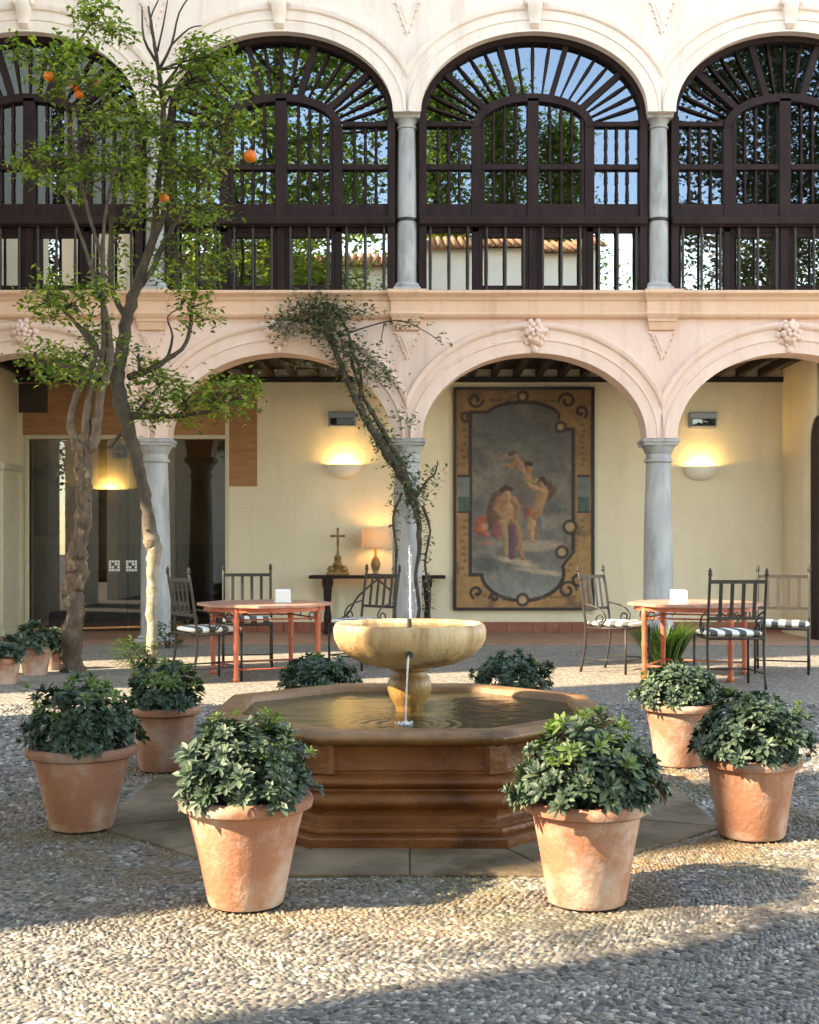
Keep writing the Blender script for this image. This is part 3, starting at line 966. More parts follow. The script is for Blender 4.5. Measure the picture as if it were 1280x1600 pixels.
for cx in bayX:
    w = inst('gallery_window', frame_me, (cx, 0, 0), parent=bld)
    w.location = (cx, -FY, 0)
    for s in (-1, 1):
        for xx in (116, 133, 150):
            inst('baluster', b_top, (s * xx * K, WY, zp(249.5)), parent=w)
            inst('baluster', b_mid, (s * xx * K, WY, zp(313)), parent=w)
        for xx, top in ((27, 0), (45, 0), (62, 0)):
            hgt = (191 - 250 + 250 - 191)
            zt = zp(191) + 40 * K * math.sqrt(max(0, 1 - (xx / 82) ** 2))
            b = inst('baluster', b_door, (s * xx * K, WY, zp(249.5)), parent=w)
            b.scale = (1, 1, (zt - zp(249.5)) / (86 * K))
            inst('baluster', b_mid, (s * xx * K, WY, zp(313)), parent=w)
    for i in range(12):
        xx = -162 + i * 29.5
        inst('baluster', b_low, (xx * K, WY - 0.07, zp(455.5)), parent=w)
    for i in range(1, 20):
        if i % 4 == 0: continue
        t = R(9 * i)
        c, s = math.cos(t), math.sin(t)
        p0 = Vector((95 * K * c, WY, zp(191) + 52 * K * s)); p1 = Vector((169 * K * c, WY, zp(176) + 117 * K * s))
        d = p1 - p0
        o = inst('baluster', b_fan, p0, Vector((0, 0, 1)).rotation_difference(d).to_euler(), (1, 1, d.length / 0.62), w)
    for i in range(5):
        pts_o = []; pts_i = []
        for j in range(7):
            t = R(36 * i + 6 * j)
            pts_o.append((172 * K * math.cos(t), zp(177) + 120 * K * math.sin(t)))
            pts_i.append((88 * K * math.cos(t), zp(190) + 46 * K * math.sin(t)))
        poly_pane(pts_o + pts_i[::-1], w, cx)
    for s in (-1, 1):
        for (xa, xb, ya, yb) in ((97, 169, 188, 252), (97, 169, 256, 315), (8, 80, 256, 315), (96, 169, 355, 450), (16, 80, 363, 443)):
            xs = sorted((xa * s, xb * s))
            poly_pane(rect(xs[0], xs[1], ya, yb), w, cx, 'brightpane' if ya > 340 else 'pane')
        arc = [(s * 8 * K, zp(252)), (s * 80 * K, zp(252))]
        for j in range(8):
            xx = 80 - 72 * j / 7
            arc.append((s * xx * K, zp(191) + 40 * K * math.sqrt(max(0, 1 - (xx / 82) ** 2))))
        if s < 0: arc = arc[::-1]
        poly_pane(arc, w, cx)

# ---------------- inside the gallery and the walkway
g = MB()
g.box(-7.2, 7.1, FY + TH + 0.002, 21.0, Z_SILL - 0.25, Z_SILL - 0.02)
part('gallery_floor', g, M['ceiling'], bld)
g = MB()
g.box(-7.2, 7.1, 20.6, 20.8, Z_SILL - 0.02, 9.6)
g.box(-7.4, -7.2, FY + TH + 0.002, 20.8, Z_SILL - 0.02, 9.6); g.box(7.1, 7.3, FY + TH + 0.002, 20.8, Z_SILL - 0.02, 9.6)
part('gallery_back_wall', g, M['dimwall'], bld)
g = MB()
g.box(-7.2, 7.1, FY + TH + 0.002, 20.6, 9.0, 9.15)
part('gallery_ceiling', g, M['ceiling'], bld)
# walkway ceiling and beams
ZC = 4.02
g = MB(); g.box(-6.2, 5.9, FY + TH + 0.002, BY + 0.2, ZC, ZC + 0.1)
part('walkway_ceiling', g, M['ceiling'], bld)
bmz = MB(); bmz.box(-0.05, 0.05, FY + TH + 0.003, BY - 0.002, ZC - 0.12, ZC - 0.002, 0.01)
beam_me = bmz.mesh('ceiling_beam', M['ceiling'])
for i in range(34):
    inst('ceiling_beam', beam_me, (-5.85 + i * 0.34, 0, 0), parent=bld)
g = MB(); g.box(-6, 5.7, BY - 0.06, BY - 0.004, ZC - 0.2, ZC - 0.121)
part('wall_plate', g, M['ceiling'], bld)

def bx(x): return (x - 640) * BY / FPX
def bz(y): return CAMH + (HOR - y) * BY / FPX
DX0, DX1, DZ = bx(46), bx(352), bz(686)
bw = MB()
bw.box(-6.2, DX0, BY, BY + 0.2, 0, ZC)
bw.box(DX0, DX1, BY, BY + 0.2, DZ, ZC)
bw.box(DX1, 5.9, BY, BY + 0.2, 0, ZC)
part('back_wall', bw, M['yellow'], bld)
sw = MB()
sw.box(-6.2, -6.0, FY + TH + 0.002, BY - 0.001, 0, ZC)
part('side_wall', sw, M['yellow'], bld)
sw = MB()
sw.box(-6.0, -5.93, 18.2, 18.95, 0.1, bz(738), 0.01); sw.box(-6.0, -5.9, 18.15, 19.0, bz(738), bz(728), 0.01); sw.box(-6.0, -5.88, 18.12, 19.03, 0, 0.12, 0.01)
part('pilaster', sw, M['creamframe'], bld)
sw = MB()
# right side wall with an arched doorway (half of it stands in the frame)
yj, ye = 17.80, FY + TH + 0.002
sw.box(5.7, 5.9, yj, BY - 0.001, 0, ZC)
n = 10
vs = []
for i in range(n + 1):
    t = PI / 2 * i / n
    yy = ye + (yj - ye) * math.cos(t); zz = 2.75 + 0.4 * math.sin(t)
    vs += [(5.7, yy, zz), (5.7, yy, ZC), (5.9, yy, zz), (5.9, yy, ZC)]
fs = []
for i in range(n):
    p = i * 4; q = p + 4
    fs += [(p, q, q + 1, p + 1), (p + 2, p + 3, q + 3, q + 2), (p, p + 2, q + 2, q)]
sw.add(vs, fs)
part('side_wall', sw, M['yellow'], bld)
sw = MB(); sw.box(5.722, 5.77, ye, yj - 0.001, 0.0, 3.149)
part('arched_door', sw, M['wood'], bld)
g = MB(); g.box(5.902, 7.35, 18.2, 18.4, 0, ZC)
part('end_wall', g, M['yellow'], bld)
# skirting tiles
sk = MB(); sk.box(0, 0.196, 0, 0.018, 0, 0.155, 0.004)
sk_me = sk.mesh('skirting_tile', M['redtile'])
x = DX1 + 0.1
while x < 5.68:
    inst('skirting_tile', sk_me, (x, BY - 0.02, 0.004), parent=bld)
    x += 0.2
# orange painted surround of the glazed doorway
og = MB()
T = 0.012
og.box(bx(36), DX1, BY - T, BY, DZ + 0.06, bz(598))
og.box(DX1 + 0.06, bx(402), BY - T, BY, bz(760), bz(598))
part('painted_surround', og, M['orange'], bld)
og = MB(); og.box(bx(30), bx(75), BY - 0.03, BY - 0.013, bz(645), bz(600), 0.004)
part('transom_panel', og, M['dimbrown'], bld)  # flat dark panel standing in for the dark opening
df = MB()
df.box(DX0 - 0.07, DX0, BY - 0.03, BY + 0.08, 0, DZ, 0.008); df.box(DX1, DX1 + 0.06, BY - 0.03, BY + 0.08, 0, DZ, 0.008)
df.box(DX0 - 0.07, DX1 + 0.06, BY - 0.03, BY + 0.08, DZ, DZ + 0.06, 0.008)
doorf = part('glazed_doorway', df, M['creamframe'], bld)
nd = 4
for i in range(nd):
    xa = DX0 + (DX1 - DX0) * i / nd; xb = DX0 + (DX1 - DX0) * (i + 1) / nd
    mb = MB(); mb.box(xa + 0.004, xb - 0.004, BY + 0.04, BY + 0.05, 0.02, DZ - 0.01)
    part('glass_leaf', mb, M['doorglass'], doorf)
for xx in (178, 205):
    mb = MB()
    cxp, czp = bx(xx), bz(884)
    for i in range(4):
        for j in range(4):
            if (i, j) in ((1, 2), (2, 1)): continue
            mb.box(cxp - 0.085 + i * 0.044, cxp - 0.05 + i * 0.044, BY + 0.03, BY + 0.036, czp - 0.085 + j * 0.044, czp - 0.05 + j * 0.044)
    part('door_emblem', mb, M['whitepaint'], doorf)
# the room behind the glass
rmx0, rmx1, rmy = -7.2, -2.0, 22.5
g = MB()
g.box(rmx0 + .002, rmx1 - .002, rmy + .004, rmy + 0.146, 1.3, 3.398)
g.box(rmx0 - 0.15, rmx0, BY + 0.2, rmy + 0.15, 0, 3.4); g.box(rmx1, rmx1 + 0.15, BY + 0.2, rmy + 0.15, 0, 3.4)
g.box(rmx0, rmx1, BY + 0.2, rmy, 3.3, 3.4)
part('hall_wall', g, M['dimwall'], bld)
g = MB(); g.box(rmx0, rmx1, rmy, rmy + 0.15, 0, 1.351)
part('tiled_wainscot', g, M['wainscot'], bld)
g = MB(); g.box(rmx0, rmx1, BY + 0.0, rmy - 0.002, -0.02, 0.005)
part('hall_floor', g, M['floor_tile'], bld)
# faint lettering plate beside the doorway and another beside the right lamp
for (xa, xb, yy) in ((370, 398, 793), (1212, 1246, 797)):
    mb = MB()
    for j in range(2):
        n_ = 9
        for i in range(n_):
            if (i * 7 + j) % 5 == 0: continue
            u0 = bx(xa) + (bx(xb) - bx(xa)) * i / n_
            mb.box(u0, u0 + (bx(xb) - bx(xa)) / n_ * 0.6, BY - 0.004, BY - 0.0005, bz(yy + j * 6 + 1.6), bz(yy + j * 6))
    o = part('wall_lettering', mb, M['creamframe'], bld, stuff=True)

# ------------------------------------------------------------------ wall lamps
def sconce(x, y, Y, label, energy, w=0.27):
    p = Vector(((x - 640) * Y / FPX, Y, CAMH + (HOR - y) * Y / FPX))
    t = thing('wall_lamp', (p.x, Y, p.z), label, 'wall lamp', group='lit bowl shaped wall lamps')
    mb = MB()
    n, m = 18, 7
    seq = [(1.0, PI / 2 * i / m) for i in range(m, -1, -1)] + [(0.9, PI / 2 * i / m) for i in range(m + 1)]
    for q_, a in seq:
        r = w * q_ * math.cos(a) + 1e-4; z = -w * q_ * 0.82 * math.sin(a)
        for k in range(n + 1):
            b = PI * k / n
            mb.v.append((r * math.cos(b), -r * math.sin(b) * 0.75 - 0.002, z))
    for i in range(len(seq) - 1):
        for k in range(n):
            q = i * (n + 1) + k
            mb.f.append((q, q + n + 1, q + n + 2, q + 1))
    lpart('bowl', mb, M['ceramic'], t, 'auto')
    mb = MB(); mb.tube([(-w * .5, -0.08, -0.10), (w * .5, -0.08, -0.10)], 0.015, 8)
    lpart('bulb', mb, M['bulb'], t, True)
    mb = MB(); mb.box(-0.06, 0.06, -0.02, -0.001, -0.16, -0.02)
    lpart('wall_plate', mb, M['ceramic'], t)
    ld = bpy.data.lights.new('lamp_light', 'POINT')
    ld.energy = energy; ld.color = (1.0, 0.76, 0.36); ld.shadow_soft_size = 0.03
    lo = bpy.data.objects.new('lamp_light', ld); C.objects.link(lo); lo.parent = t; lo.location = (0, -0.09, -0.035)
    return t
sconce(538, 726, BY, 'lit ceramic bowl wall lamp above the console table', 1.8)
sconce(1094, 729, BY, 'lit ceramic bowl wall lamp right of the large painting', 1.8)
sconce(172, 765, rmy, 'lit wall lamp inside the hall behind the glass doors', 14)

def greybox(x, y, label):
    p = px(x, y, BY)
    t = thing('emergency_light', (p.x, BY, p.z), label, 'emergency light', group='grey emergency light boxes')
    mb = MB(); mb.box(-0.21, 0.21, -0.10, -0.002, -0.12, 0.12, 0.02)
    lpart('housing', mb, M['greybox'], t)
    mb = MB(); mb.box(-0.18, 0.18, -0.12, -0.1005, -0.09, 0.02, 0.01)
    lpart('diffuser', mb, M['doorglass'], t)
greybox(535, 656, 'grey emergency light box above the wall lamp left of the vine column')
greybox(1097, 657, 'grey emergency light box above the right wall lamp')
p = px(187, 706, 20.5)
es = thing('exit_sign', (p.x, 20.5, p.z), 'small green sign hanging inside the hall behind the glass doors', 'sign')
mb = MB(); mb.box(-0.13, 0.13, -0.02, 0.02, -0.11, 0.11, 0.005); lpart('sign_panel', mb, M['green'], es)
mb = MB(); mb.box(-0.07, 0.02, -0.024, -0.0205, -0.02, 0.02); mb.add([(0.02, -0.023, -0.05), (0.08, -0.023, 0), (0.02, -0.023, 0.05)], [(0, 1, 2)]); lpart('arrow', mb, M['whitepaint'], es)
mb = MB(); mb.tube([(0, 0, 0.11), (0, 0, 3.3 - p.z)], 0.008, 6); lpart('hanging_rod', mb, M['iron'], es)

p = px(196, 985, 21.6)
sb = thing('sideboard', (p.x, 21.6, 0.006), 'dark sideboard standing in the hall behind the glass doors', 'sideboard')
mb = MB(); mb.box(-0.75, 0.75, -0.25, 0.25, 0.84, 0.9, 0.01); lpart('sideboard_top', mb, M['wood'], sb)
mb = MB(); mb.box(-0.7, 0.7, -0.22, 0.22, 0.12, 0.839, 0.01); lpart('carcass', mb, M['wood'], sb)
for xx in (-0.35, 0.35):
    mb = MB(); mb.box(xx - 0.31, xx + 0.31, -0.24, -0.2205, 0.17, 0.8, 0.01); d_ = lpart('door', mb, M['wood'], sb)
    mb = MB(); mb.sphere((xx * .2, -0.255, 0.5), 0.02, 8, 5); lpart('knob', mb, M['gold'], d_, True)
for xx in (-0.62, 0.62):
    for yy in (-0.17, 0.17):
        mb = MB(); mb.lathe([(0.03, 0), (0.045, 0.06), (0.03, 0.119)], (xx, yy, 0), 8); lpart('foot', mb, M['wood'], sb)
# ornate mirror seen through the doors
p = px(75, 785, rmy - 0.06)
mr = thing('ornate_mirror', (p.x, rmy, p.z), 'dark carved oval mirror hanging in the hall behind the glass doors', 'mirror')
mb = MB()
for i in range(22):
    a = 2 * PI * i / 22
    mb.sphere((0.36 * math.cos(a), -0.05, 0.52 * math.sin(a)), 0.10 + 0.05 * (i % 2) + (0.08 if i in (5, 6) else 0), 7, 5)
lpart('carved_frame', mb, M['frame'], mr, True)
mb = MB(); mb.add([(0.3 * math.cos(2 * PI * i / 24), -0.06, 0.45 * math.sin(2 * PI * i / 24)) for i in range(24)], [tuple(range(24))])
lpart('mirror_glass', mb, M['pane'], mr)

# ------------------------------------------------------------------ the painting
PW0, PW1, PT, PB = bx(713), bx(924), bz(610), bz(949)
pc = thing('painting', ((PW0 + PW1) / 2, BY, PB), 'tall old painting of two figures in a scrolled ochre border on the back wall', 'painting')
W_, H_ = PW1 - PW0, PT - PB
nu, nv = 210, 336
uu, vv = np.meshgrid(np.linspace(0, 1, nu), np.linspace(0, 1, nv))      # v from the top
rp_ = np.random.default_rng(4)
def smooth_noise(sc, seed):
    r_ = np.random.default_rng(seed)
    gx, gy = int(sc) + 2, int(sc * 1.6) + 2
    gr = r_.random((gy, gx))
    fx = uu * (gx - 1.001); fy = vv * (gy - 1.001)
    ix = fx.astype(int); iy = fy.astype(int)
    tx = fx - ix; ty = fy - iy
    tx = tx * tx * (3 - 2 * tx); ty = ty * ty * (3 - 2 * ty)
    return (gr[iy, ix] * (1 - tx) + gr[iy, ix + 1] * tx) * (1 - ty) + (gr[iy + 1, ix] * (1 - tx) + gr[iy + 1, ix + 1] * tx) * ty
nz = 0.5 * smooth_noise(5, 1) + 0.3 * smooth_noise(12, 2) + 0.2 * smooth_noise(30, 3)
nz2 = 0.5 * smooth_noise(7, 8) + 0.5 * smooth_noise(18, 9)
def L(*c): return np.array(c)
def blend(img, a, col): return img * (1 - a[..., None]) + np.asarray(col) * a[..., None]
# border ochre
img = np.zeros((nv, nu, 3)) + L(0.30, 0.17, 0.07)
img = blend(img, np.clip((vv - 0.35) * 1.6, 0, 1) * 0.55, L(0.45, 0.25, 0.09))
img = blend(img, np.clip((nz - 0.5) * 3, 0, 1) * 0.4, L(0.34, 0.16, 0.11))
img = blend(img, np.clip((nz2 - 0.62) * 8, 0, 1) * 0.5, L(0.10, 0.055, 0.03))
# the field: a rectangle with a lobe above and below
asp = H_ / W_
def field(e):
    rect_ = (uu > 0.115 - e) & (uu < 0.85 + e) & (vv > 0.11 - e / asp) & (vv < 0.87 + e / asp)
    top = ((uu - 0.49) / (0.25 + e)) ** 2 + ((vv - 0.12) / (0.055 + e / asp)) ** 2 < 1
    bot = ((uu - 0.49) / (0.29 + e)) ** 2 + ((vv - 0.84) / (0.12 + e / asp)) ** 2 < 1
    notch_tr = (uu > 0.75 - e) & (vv < 0.19 - e / asp) & ~top
    notch_br = (uu + (vv - 0.72) * 1.2 > 0.88 + e) & (vv > 0.66) & ~bot
    low = (vv > 0.84 + e / asp) & ~bot
    return ((rect_ & ~notch_tr & ~notch_br & ~low) | top | bot)
sc_ = field(0.028); fi = field(0.0)
img[sc_] = L(0.045, 0.022, 0.018)
f = fi.astype(float)
skyc = np.zeros((nv, nu, 3)) + L(0.15, 0.142, 0.135)
skyc = blend(skyc, np.clip((0.3 - vv) * 2.2, 0, 1) * 0.75, L(0.075, 0.078, 0.09))
skyc = blend(skyc, np.clip((nz - 0.48) * 3.2, 0, 1) * 0.6, L(0.30, 0.255, 0.20))
skyc = blend(skyc, np.clip((vv - 0.78) * 7, 0, 1) * 0.6, L(0.27, 0.31, 0.29))
skyc = blend(skyc, np.clip((nz2 - 0.55) * 5, 0, 1) * 0.3, L(0.05, 0.055, 0.06))
def blob(cu, cv, ru, rv, col, rot=0.0, amt=0.9, soft=0.6):
    global skyc
    cu = 0.47 + (cu - 0.47) * 1.18; cv = 0.57 + (cv - 0.57) * 1.14; ru *= 1.22; rv *= 1.16
    du = (uu - cu); dv = (vv - cv) * asp
    c, s = math.cos(rot), math.sin(rot)
    x_ = (du * c + dv * s) / ru; y_ = (-du * s + dv * c) / (rv * asp)
    d = np.sqrt(x_ ** 2 + y_ ** 2) + (nz2 - 0.5) * 0.7
    skyc = blend(skyc, np.clip((1.1 - d) / soft, 0, 1) * amt, L(*col))
# clouds, drapery and loosely painted figures
fine = 0.5 * smooth_noise(40, 51) + 0.5 * smooth_noise(80, 52)
def blob(cu, cv, ru, rv, col, rot=0.0, amt=0.9, soft=0.6):
    global skyc
    du = (uu - cu); dv = (vv - cv) * asp
    c, s = math.cos(rot), math.sin(rot)
    x_ = (du * c + dv * s) / ru; y_ = (-du * s + dv * c) / (rv * asp)
    d = np.sqrt(x_ ** 2 + y_ ** 2) + (nz2 - 0.5) * 0.6 + (fine - .5) * .3
    skyc = blend(skyc, np.clip((1.1 - d) / soft, 0, 1) * amt, L(*col))
def limb(pts, w, col, dark=0.45):
    '''tapering brush stroke through pts ((u,v)...), rounded by a shadow on its left side'''
    global skyc
    best = np.full(uu.shape, 9.0); side = np.zeros(uu.shape)
    for k in range(len(pts) - 1):
        (u0, v0), (u1, v1) = pts[k], pts[k + 1]
        w0, w1 = w[k], w[k + 1]
        dx, dy = u1 - u0, (v1 - v0) * asp
        L2 = dx * dx + dy * dy + 1e-9
        t_ = np.clip(((uu - u0) * dx + (vv - v0) * asp * dy) / L2, 0, 1)
        qx = uu - (u0 + dx * t_); qy = (vv - v0) * asp - dy * t_
        ww = w0 + (w1 - w0) * t_
        d = np.sqrt(qx * qx + qy * qy) / ww
        m_ = d < best
        best = np.where(m_, d, best); side = np.where(m_, (qx * .8 - qy * .6) / ww, side)
    a = np.clip((1.12 - best - (fine - .5) * .35) / .35, 0, 1)
    sh = np.clip(0.5 + side * .6 + (fine - .5) * .4, 0, 1)[..., None]
    c = np.asarray(col) * (dark + (1.15 - dark) * sh)
    skyc = skyc * (1 - a[..., None] * .95) + c * a[..., None] * .95
flesh = (0.44, 0.215, 0.10); pale = (0.52, 0.29, 0.15); brown = (0.06, 0.03, 0.02)
blob(0.58, 0.715, 0.26, 0.03, (0.40, 0.32, 0.23)); blob(0.45, 0.79, 0.20, 0.022, (0.48, 0.37, 0.26), 0.2); blob(0.62, 0.835, 0.24, 0.016, (0.44, 0.36, 0.26), 0.15)
blob(0.22, 0.80, 0.13, 0.05, (0.07, 0.08, 0.075)); blob(0.72, 0.60, 0.12, 0.05, (0.24, 0.20, 0.16)); blob(0.28, 0.38, 0.14, 0.03, (0.24, 0.20, 0.18)); blob(0.72, 0.40, 0.13, 0.03, (0.23, 0.19, 0.16))
blob(0.42, 0.46, 0.22, 0.12, (0.16, 0.11, 0.085), 0.2, 0.55, 1.0)
# basket and fruit
limb([(0.26, 0.585), (0.18, 0.60), (0.165, 0.64), (0.22, 0.665)], [0.02, 0.035, 0.04, 0.02], (0.50, 0.12, 0.06)); blob(0.215, 0.63, 0.03, 0.015, (0.5, 0.25, 0.15)); blob(0.18, 0.705, 0.045, 0.014, (0.36, 0.16, 0.10)); blob(0.24, 0.70, 0.025, 0.012, (0.40, 0.13, 0.08))
# seated figure
limb([(0.30, 0.49), (0.28, 0.56), (0.30, 0.63)], [0.045, 0.06, 0.07], (0.16, 0.08, 0.05))
limb([(0.33, 0.62), (0.29, 0.655), (0.30, 0.68)], [0.05, 0.04, 0.02], (0.34, 0.09, 0.10))
limb([(0.37, 0.51), (0.375, 0.56), (0.375, 0.605)], [0.058, 0.052, 0.056], pale)
limb([(0.34, 0.615), (0.36, 0.67), (0.365, 0.755)], [0.034, 0.028, 0.018], (0.40, 0.25, 0.14))
limb([(0.42, 0.61), (0.46, 0.665), (0.475, 0.755), (0.495, 0.775)], [0.036, 0.03, 0.02, 0.014], flesh)
limb([(0.41, 0.63), (0.42, 0.70), (0.41, 0.765)], [0.03, 0.035, 0.025], (0.15, 0.07, 0.11))
limb([(0.315, 0.505), (0.29, 0.545), (0.325, 0.575)], [0.028, 0.024, 0.016], flesh); limb([(0.42, 0.505), (0.455, 0.54), (0.44, 0.585)], [0.028, 0.022, 0.016], flesh)
limb([(0.372, 0.468), (0.374, 0.482)], [0.028, 0.024], pale); limb([(0.335, 0.462), (0.365, 0.448), (0.405, 0.457)], [0.018, 0.02, 0.016], brown); blob(0.37, 0.515, 0.03, 0.006, (0.40, 0.12, 0.07))
# leaning figure with a raised arm
limb([(0.69, 0.43), (0.70, 0.46), (0.69, 0.49)], [0.02, 0.04, 0.02], (0.17, 0.07, 0.045))
limb([(0.635, 0.47), (0.615, 0.52), (0.585, 0.565)], [0.046, 0.042, 0.05], pale)
limb([(0.575, 0.575), (0.545, 0.635), (0.56, 0.69), (0.585, 0.70)], [0.04, 0.03, 0.017, 0.013], pale); limb([(0.595, 0.575), (0.63, 0.62), (0.60, 0.67)], [0.036, 0.026, 0.016], flesh)
limb([(0.62, 0.46), (0.55, 0.445), (0.505, 0.41)], [0.024, 0.019, 0.014], pale)
limb([(0.628, 0.425), (0.626, 0.44)], [0.027, 0.023], flesh); limb([(0.605, 0.41), (0.64, 0.408), (0.66, 0.43)], [0.014, 0.018, 0.014], brown)
limb([(0.52, 0.54), (0.53, 0.565), (0.51, 0.585)], [0.022, 0.026, 0.015], (0.36, 0.10, 0.06)); limb([(0.62, 0.59), (0.635, 0.64), (0.625, 0.67)], [0.02, 0.022, 0.01], (0.17, 0.22, 0.27))
# hovering figure above
limb([(0.42, 0.315), (0.47, 0.355), (0.53, 0.40)], [0.04, 0.036, 0.03], (0.42, 0.25, 0.17)); limb([(0.43, 0.31), (0.36, 0.305), (0.31, 0.325)], [0.026, 0.018, 0.012], (0.36, 0.22, 0.16)); limb([(0.44, 0.33), (0.40, 0.355), (0.37, 0.345)], [0.022, 0.015, 0.01], flesh)
limb([(0.53, 0.355), (0.535, 0.37)], [0.026, 0.024], flesh); limb([(0.52, 0.338), (0.555, 0.34)], [0.018, 0.017], brown); limb([(0.40, 0.295), (0.43, 0.285)], [0.02, 0.018], (0.12, 0.065, 0.045))
limb([(0.52, 0.41), (0.57, 0.425), (0.60, 0.41)], [0.014, 0.012, 0.01], (0.45, 0.30, 0.10))
img = img * (1 - f[..., None]) + skyc * f[..., None]
# scroll volutes and small medallions on the border
def ring_(cu, cv, r, wdt, col, inner=None):
    global img
    d = np.sqrt((uu - cu) ** 2 + ((vv - cv) * asp) ** 2)
    if inner is not None: img = blend(img, (d < r).astype(float), L(*inner))
    img = blend(img, np.clip(1.3 - np.abs(d - r) / wdt, 0, 1), L(*col))
dk = (0.04, 0.022, 0.018)
for (cu, cv, r) in ((0.77, 0.17, 0.035), (0.78, 0.745, 0.04), (0.84, 0.63, 0.045), (0.49, 0.03, 0.035), (0.49, 0.965, 0.04), ):
    ring_(cu, cv, r, 0.014, dk, (0.42, 0.29, 0.16) if r < 0.046 else None)
for cu in (0.055, 0.94):
    m_ = (np.abs(uu - cu) < 0.045) & (vv > 0.40) & (vv < 0.56)
    img[m_] = L(0.16, 0.19, 0.19)
    m_ = (np.abs(uu - cu) < 0.045) & (vv > 0.49) & (vv < 0.56)
    img[m_] = L(0.05, 0.10, 0.085)
    m_ = (np.abs(uu - cu) < 0.05) & ((np.abs(vv - 0.395) < 0.006) | (np.abs(vv - 0.562) < 0.004))
    img[m_] = L(*dk)
# loose curling tendrils in the corners
def tendril(pts, wdt=0.010):
    global img
    for (ax, ay), (bx_, by_) in zip(pts, pts[1:]):
        for i in range(14):
            f_ = i / 14; cu = ax + (bx_ - ax) * f_; cv = ay + (by_ - ay) * f_
            d = np.sqrt((uu - cu) ** 2 + ((vv - cv) * asp) ** 2)
            img = blend(img, np.clip(1.3 - d / wdt, 0, 1) * .6, L(*dk))
def curl(cu, cv, r, a0, turns, n_=16):
    return [(cu + r * (1 - .7 * i / n_) * math.cos(a0 + turns * 6.28 * i / n_), cv + r * (1 - .7 * i / n_) * math.sin(a0 + turns * 6.28 * i / n_) / asp) for i in range(n_ + 1)]
for (cu, cv, r, a0, tn) in ((0.14, 0.045, 0.06, 0, 1.1), (0.82, 0.05, 0.065, 3, 1.1), (0.92, 0.10, 0.05, 1, -1), (0.15, 0.93, 0.05, 2, 1), (0.82, 0.92, 0.07, 0, -1.2), (0.9, 0.87, 0.05, 1, 1), (0.07, 0.12, 0.04, 1, 1), (0.28, 0.955, 0.035, 3, 1)):
    tendril(curl(cu, cv, r, a0, tn))
# thin leafy sprigs
for (ua, va, ub, vb, kk) in ((0.055, 0.60, 0.055, 0.88, 9), (0.93, 0.60, 0.80, 0.86, 9), (0.055, 0.12, 0.055, 0.37, 8), (0.93, 0.16, 0.93, 0.37, 8), (0.22, 0.945, 0.42, 0.955, 6), (0.58, 0.955, 0.9, 0.95, 8), (0.25, 0.045, 0.42, 0.05, 6), (0.56, 0.05, 0.76, 0.05, 6)):
    for i in range(kk):
        ff = i / kk
        cu = ua + (ub - ua) * ff + rp_.uniform(-0.015, 0.015); cv = va + (vb - va) * ff
        d = np.sqrt(((uu - cu) / 0.022) ** 2 + ((vv - cv) / 0.008) ** 2 + 0 * uu)
        img = blend(img, np.clip(1.2 - d, 0, 1) * 0.75, L(0.09, 0.06, 0.025))
img *= (0.85 + 0.3 * smooth_noise(45, 33) )[..., None]
img *= (0.80 + 0.3 * smooth_noise(11, 34))[..., None]
img = img * (0.62 + 0.30 * np.clip(vv * 1.3, 0, 1))[..., None] * L(1.04, 0.97, 0.90)      # warm tint, darker towards the top
mb = MB()
xs = (uu - 0.5) * W_; zs = (1 - vv) * H_
vsn = np.stack([xs.ravel(), np.full(xs.size, -0.045), zs.ravel()], 1)
idx = np.arange(nu * nv).reshape(nv, nu)
fsn = np.stack([idx[1:, :-1].ravel(), idx[1:, 1:].ravel(), idx[:-1, 1:].ravel(), idx[:-1, :-1].ravel()], 1)
me = bpy.data.meshes.new('canvas')
me.from_pydata(vsn.tolist(), [], fsn.tolist())
ca_ = me.color_attributes.new('paint', 'FLOAT_COLOR', 'POINT')
ca_.data.foreach_set('color', np.concatenate([img.reshape(-1, 3), np.ones((nu * nv, 1))], 1).astype(np.float32).ravel())
me.materials.append(M['painting'])
link('canvas', me, pc)
mb = MB()
fw = 0.045
for (xa, xb, za, zb) in ((-W_ / 2 - fw, -W_ / 2, -fw, H_ + fw), (W_ / 2, W_ / 2 + fw, -fw, H_ + fw), (-W_ / 2, W_ / 2, -fw, 0), (-W_ / 2, W_ / 2, H_, H_ + fw)):
    mb.box(xa, xb, -0.07, -0.001, za, zb, 0.008)
lpart('picture_frame', mb, M['frame'], pc)

# ------------------------------------------------------------------ fountain
ft = thing('fountain', (FX, FZ, 0.02), 'octagonal brown stone fountain with raised bowl in the middle of the court', 'fountain')
RIMZ = 0.515
def oct_lathe(mb, prof, cap=True, sub=1):
    """prof: (flat-to-flat width, z)"""
    o = len(mb.v)
    for (W, z) in prof:
        for k in range(8):
            p = octv(W, k); q = octv(W, k + 1)
            for s_ in range(sub):
                f_ = s_ / sub
                mb.v.append((p[0] + (q[0] - p[0]) * f_, p[1] + (q[1] - p[1]) * f_, z))
    n = 8 * sub
    for i in range(len(prof) - 1):
        for k in range(n):
            k2 = (k + 1) % n
            mb.f.append((o + i * n + k, o + i * n + k2, o + (i + 1) * n + k2, o + (i + 1) * n + k))
def arc(W0, z0, W1, z1, bulge, n=8):
    '''profile from (W0,z0) to (W1,z1) swelling (bulge>0) or hollowed (bulge<0)'''
    return [(W0 + (W1 - W0) * k / n + bulge * math.sin(PI * k / n), z0 + (z1 - z0) * k / n) for k in range(n + 1)]
mb = MB()
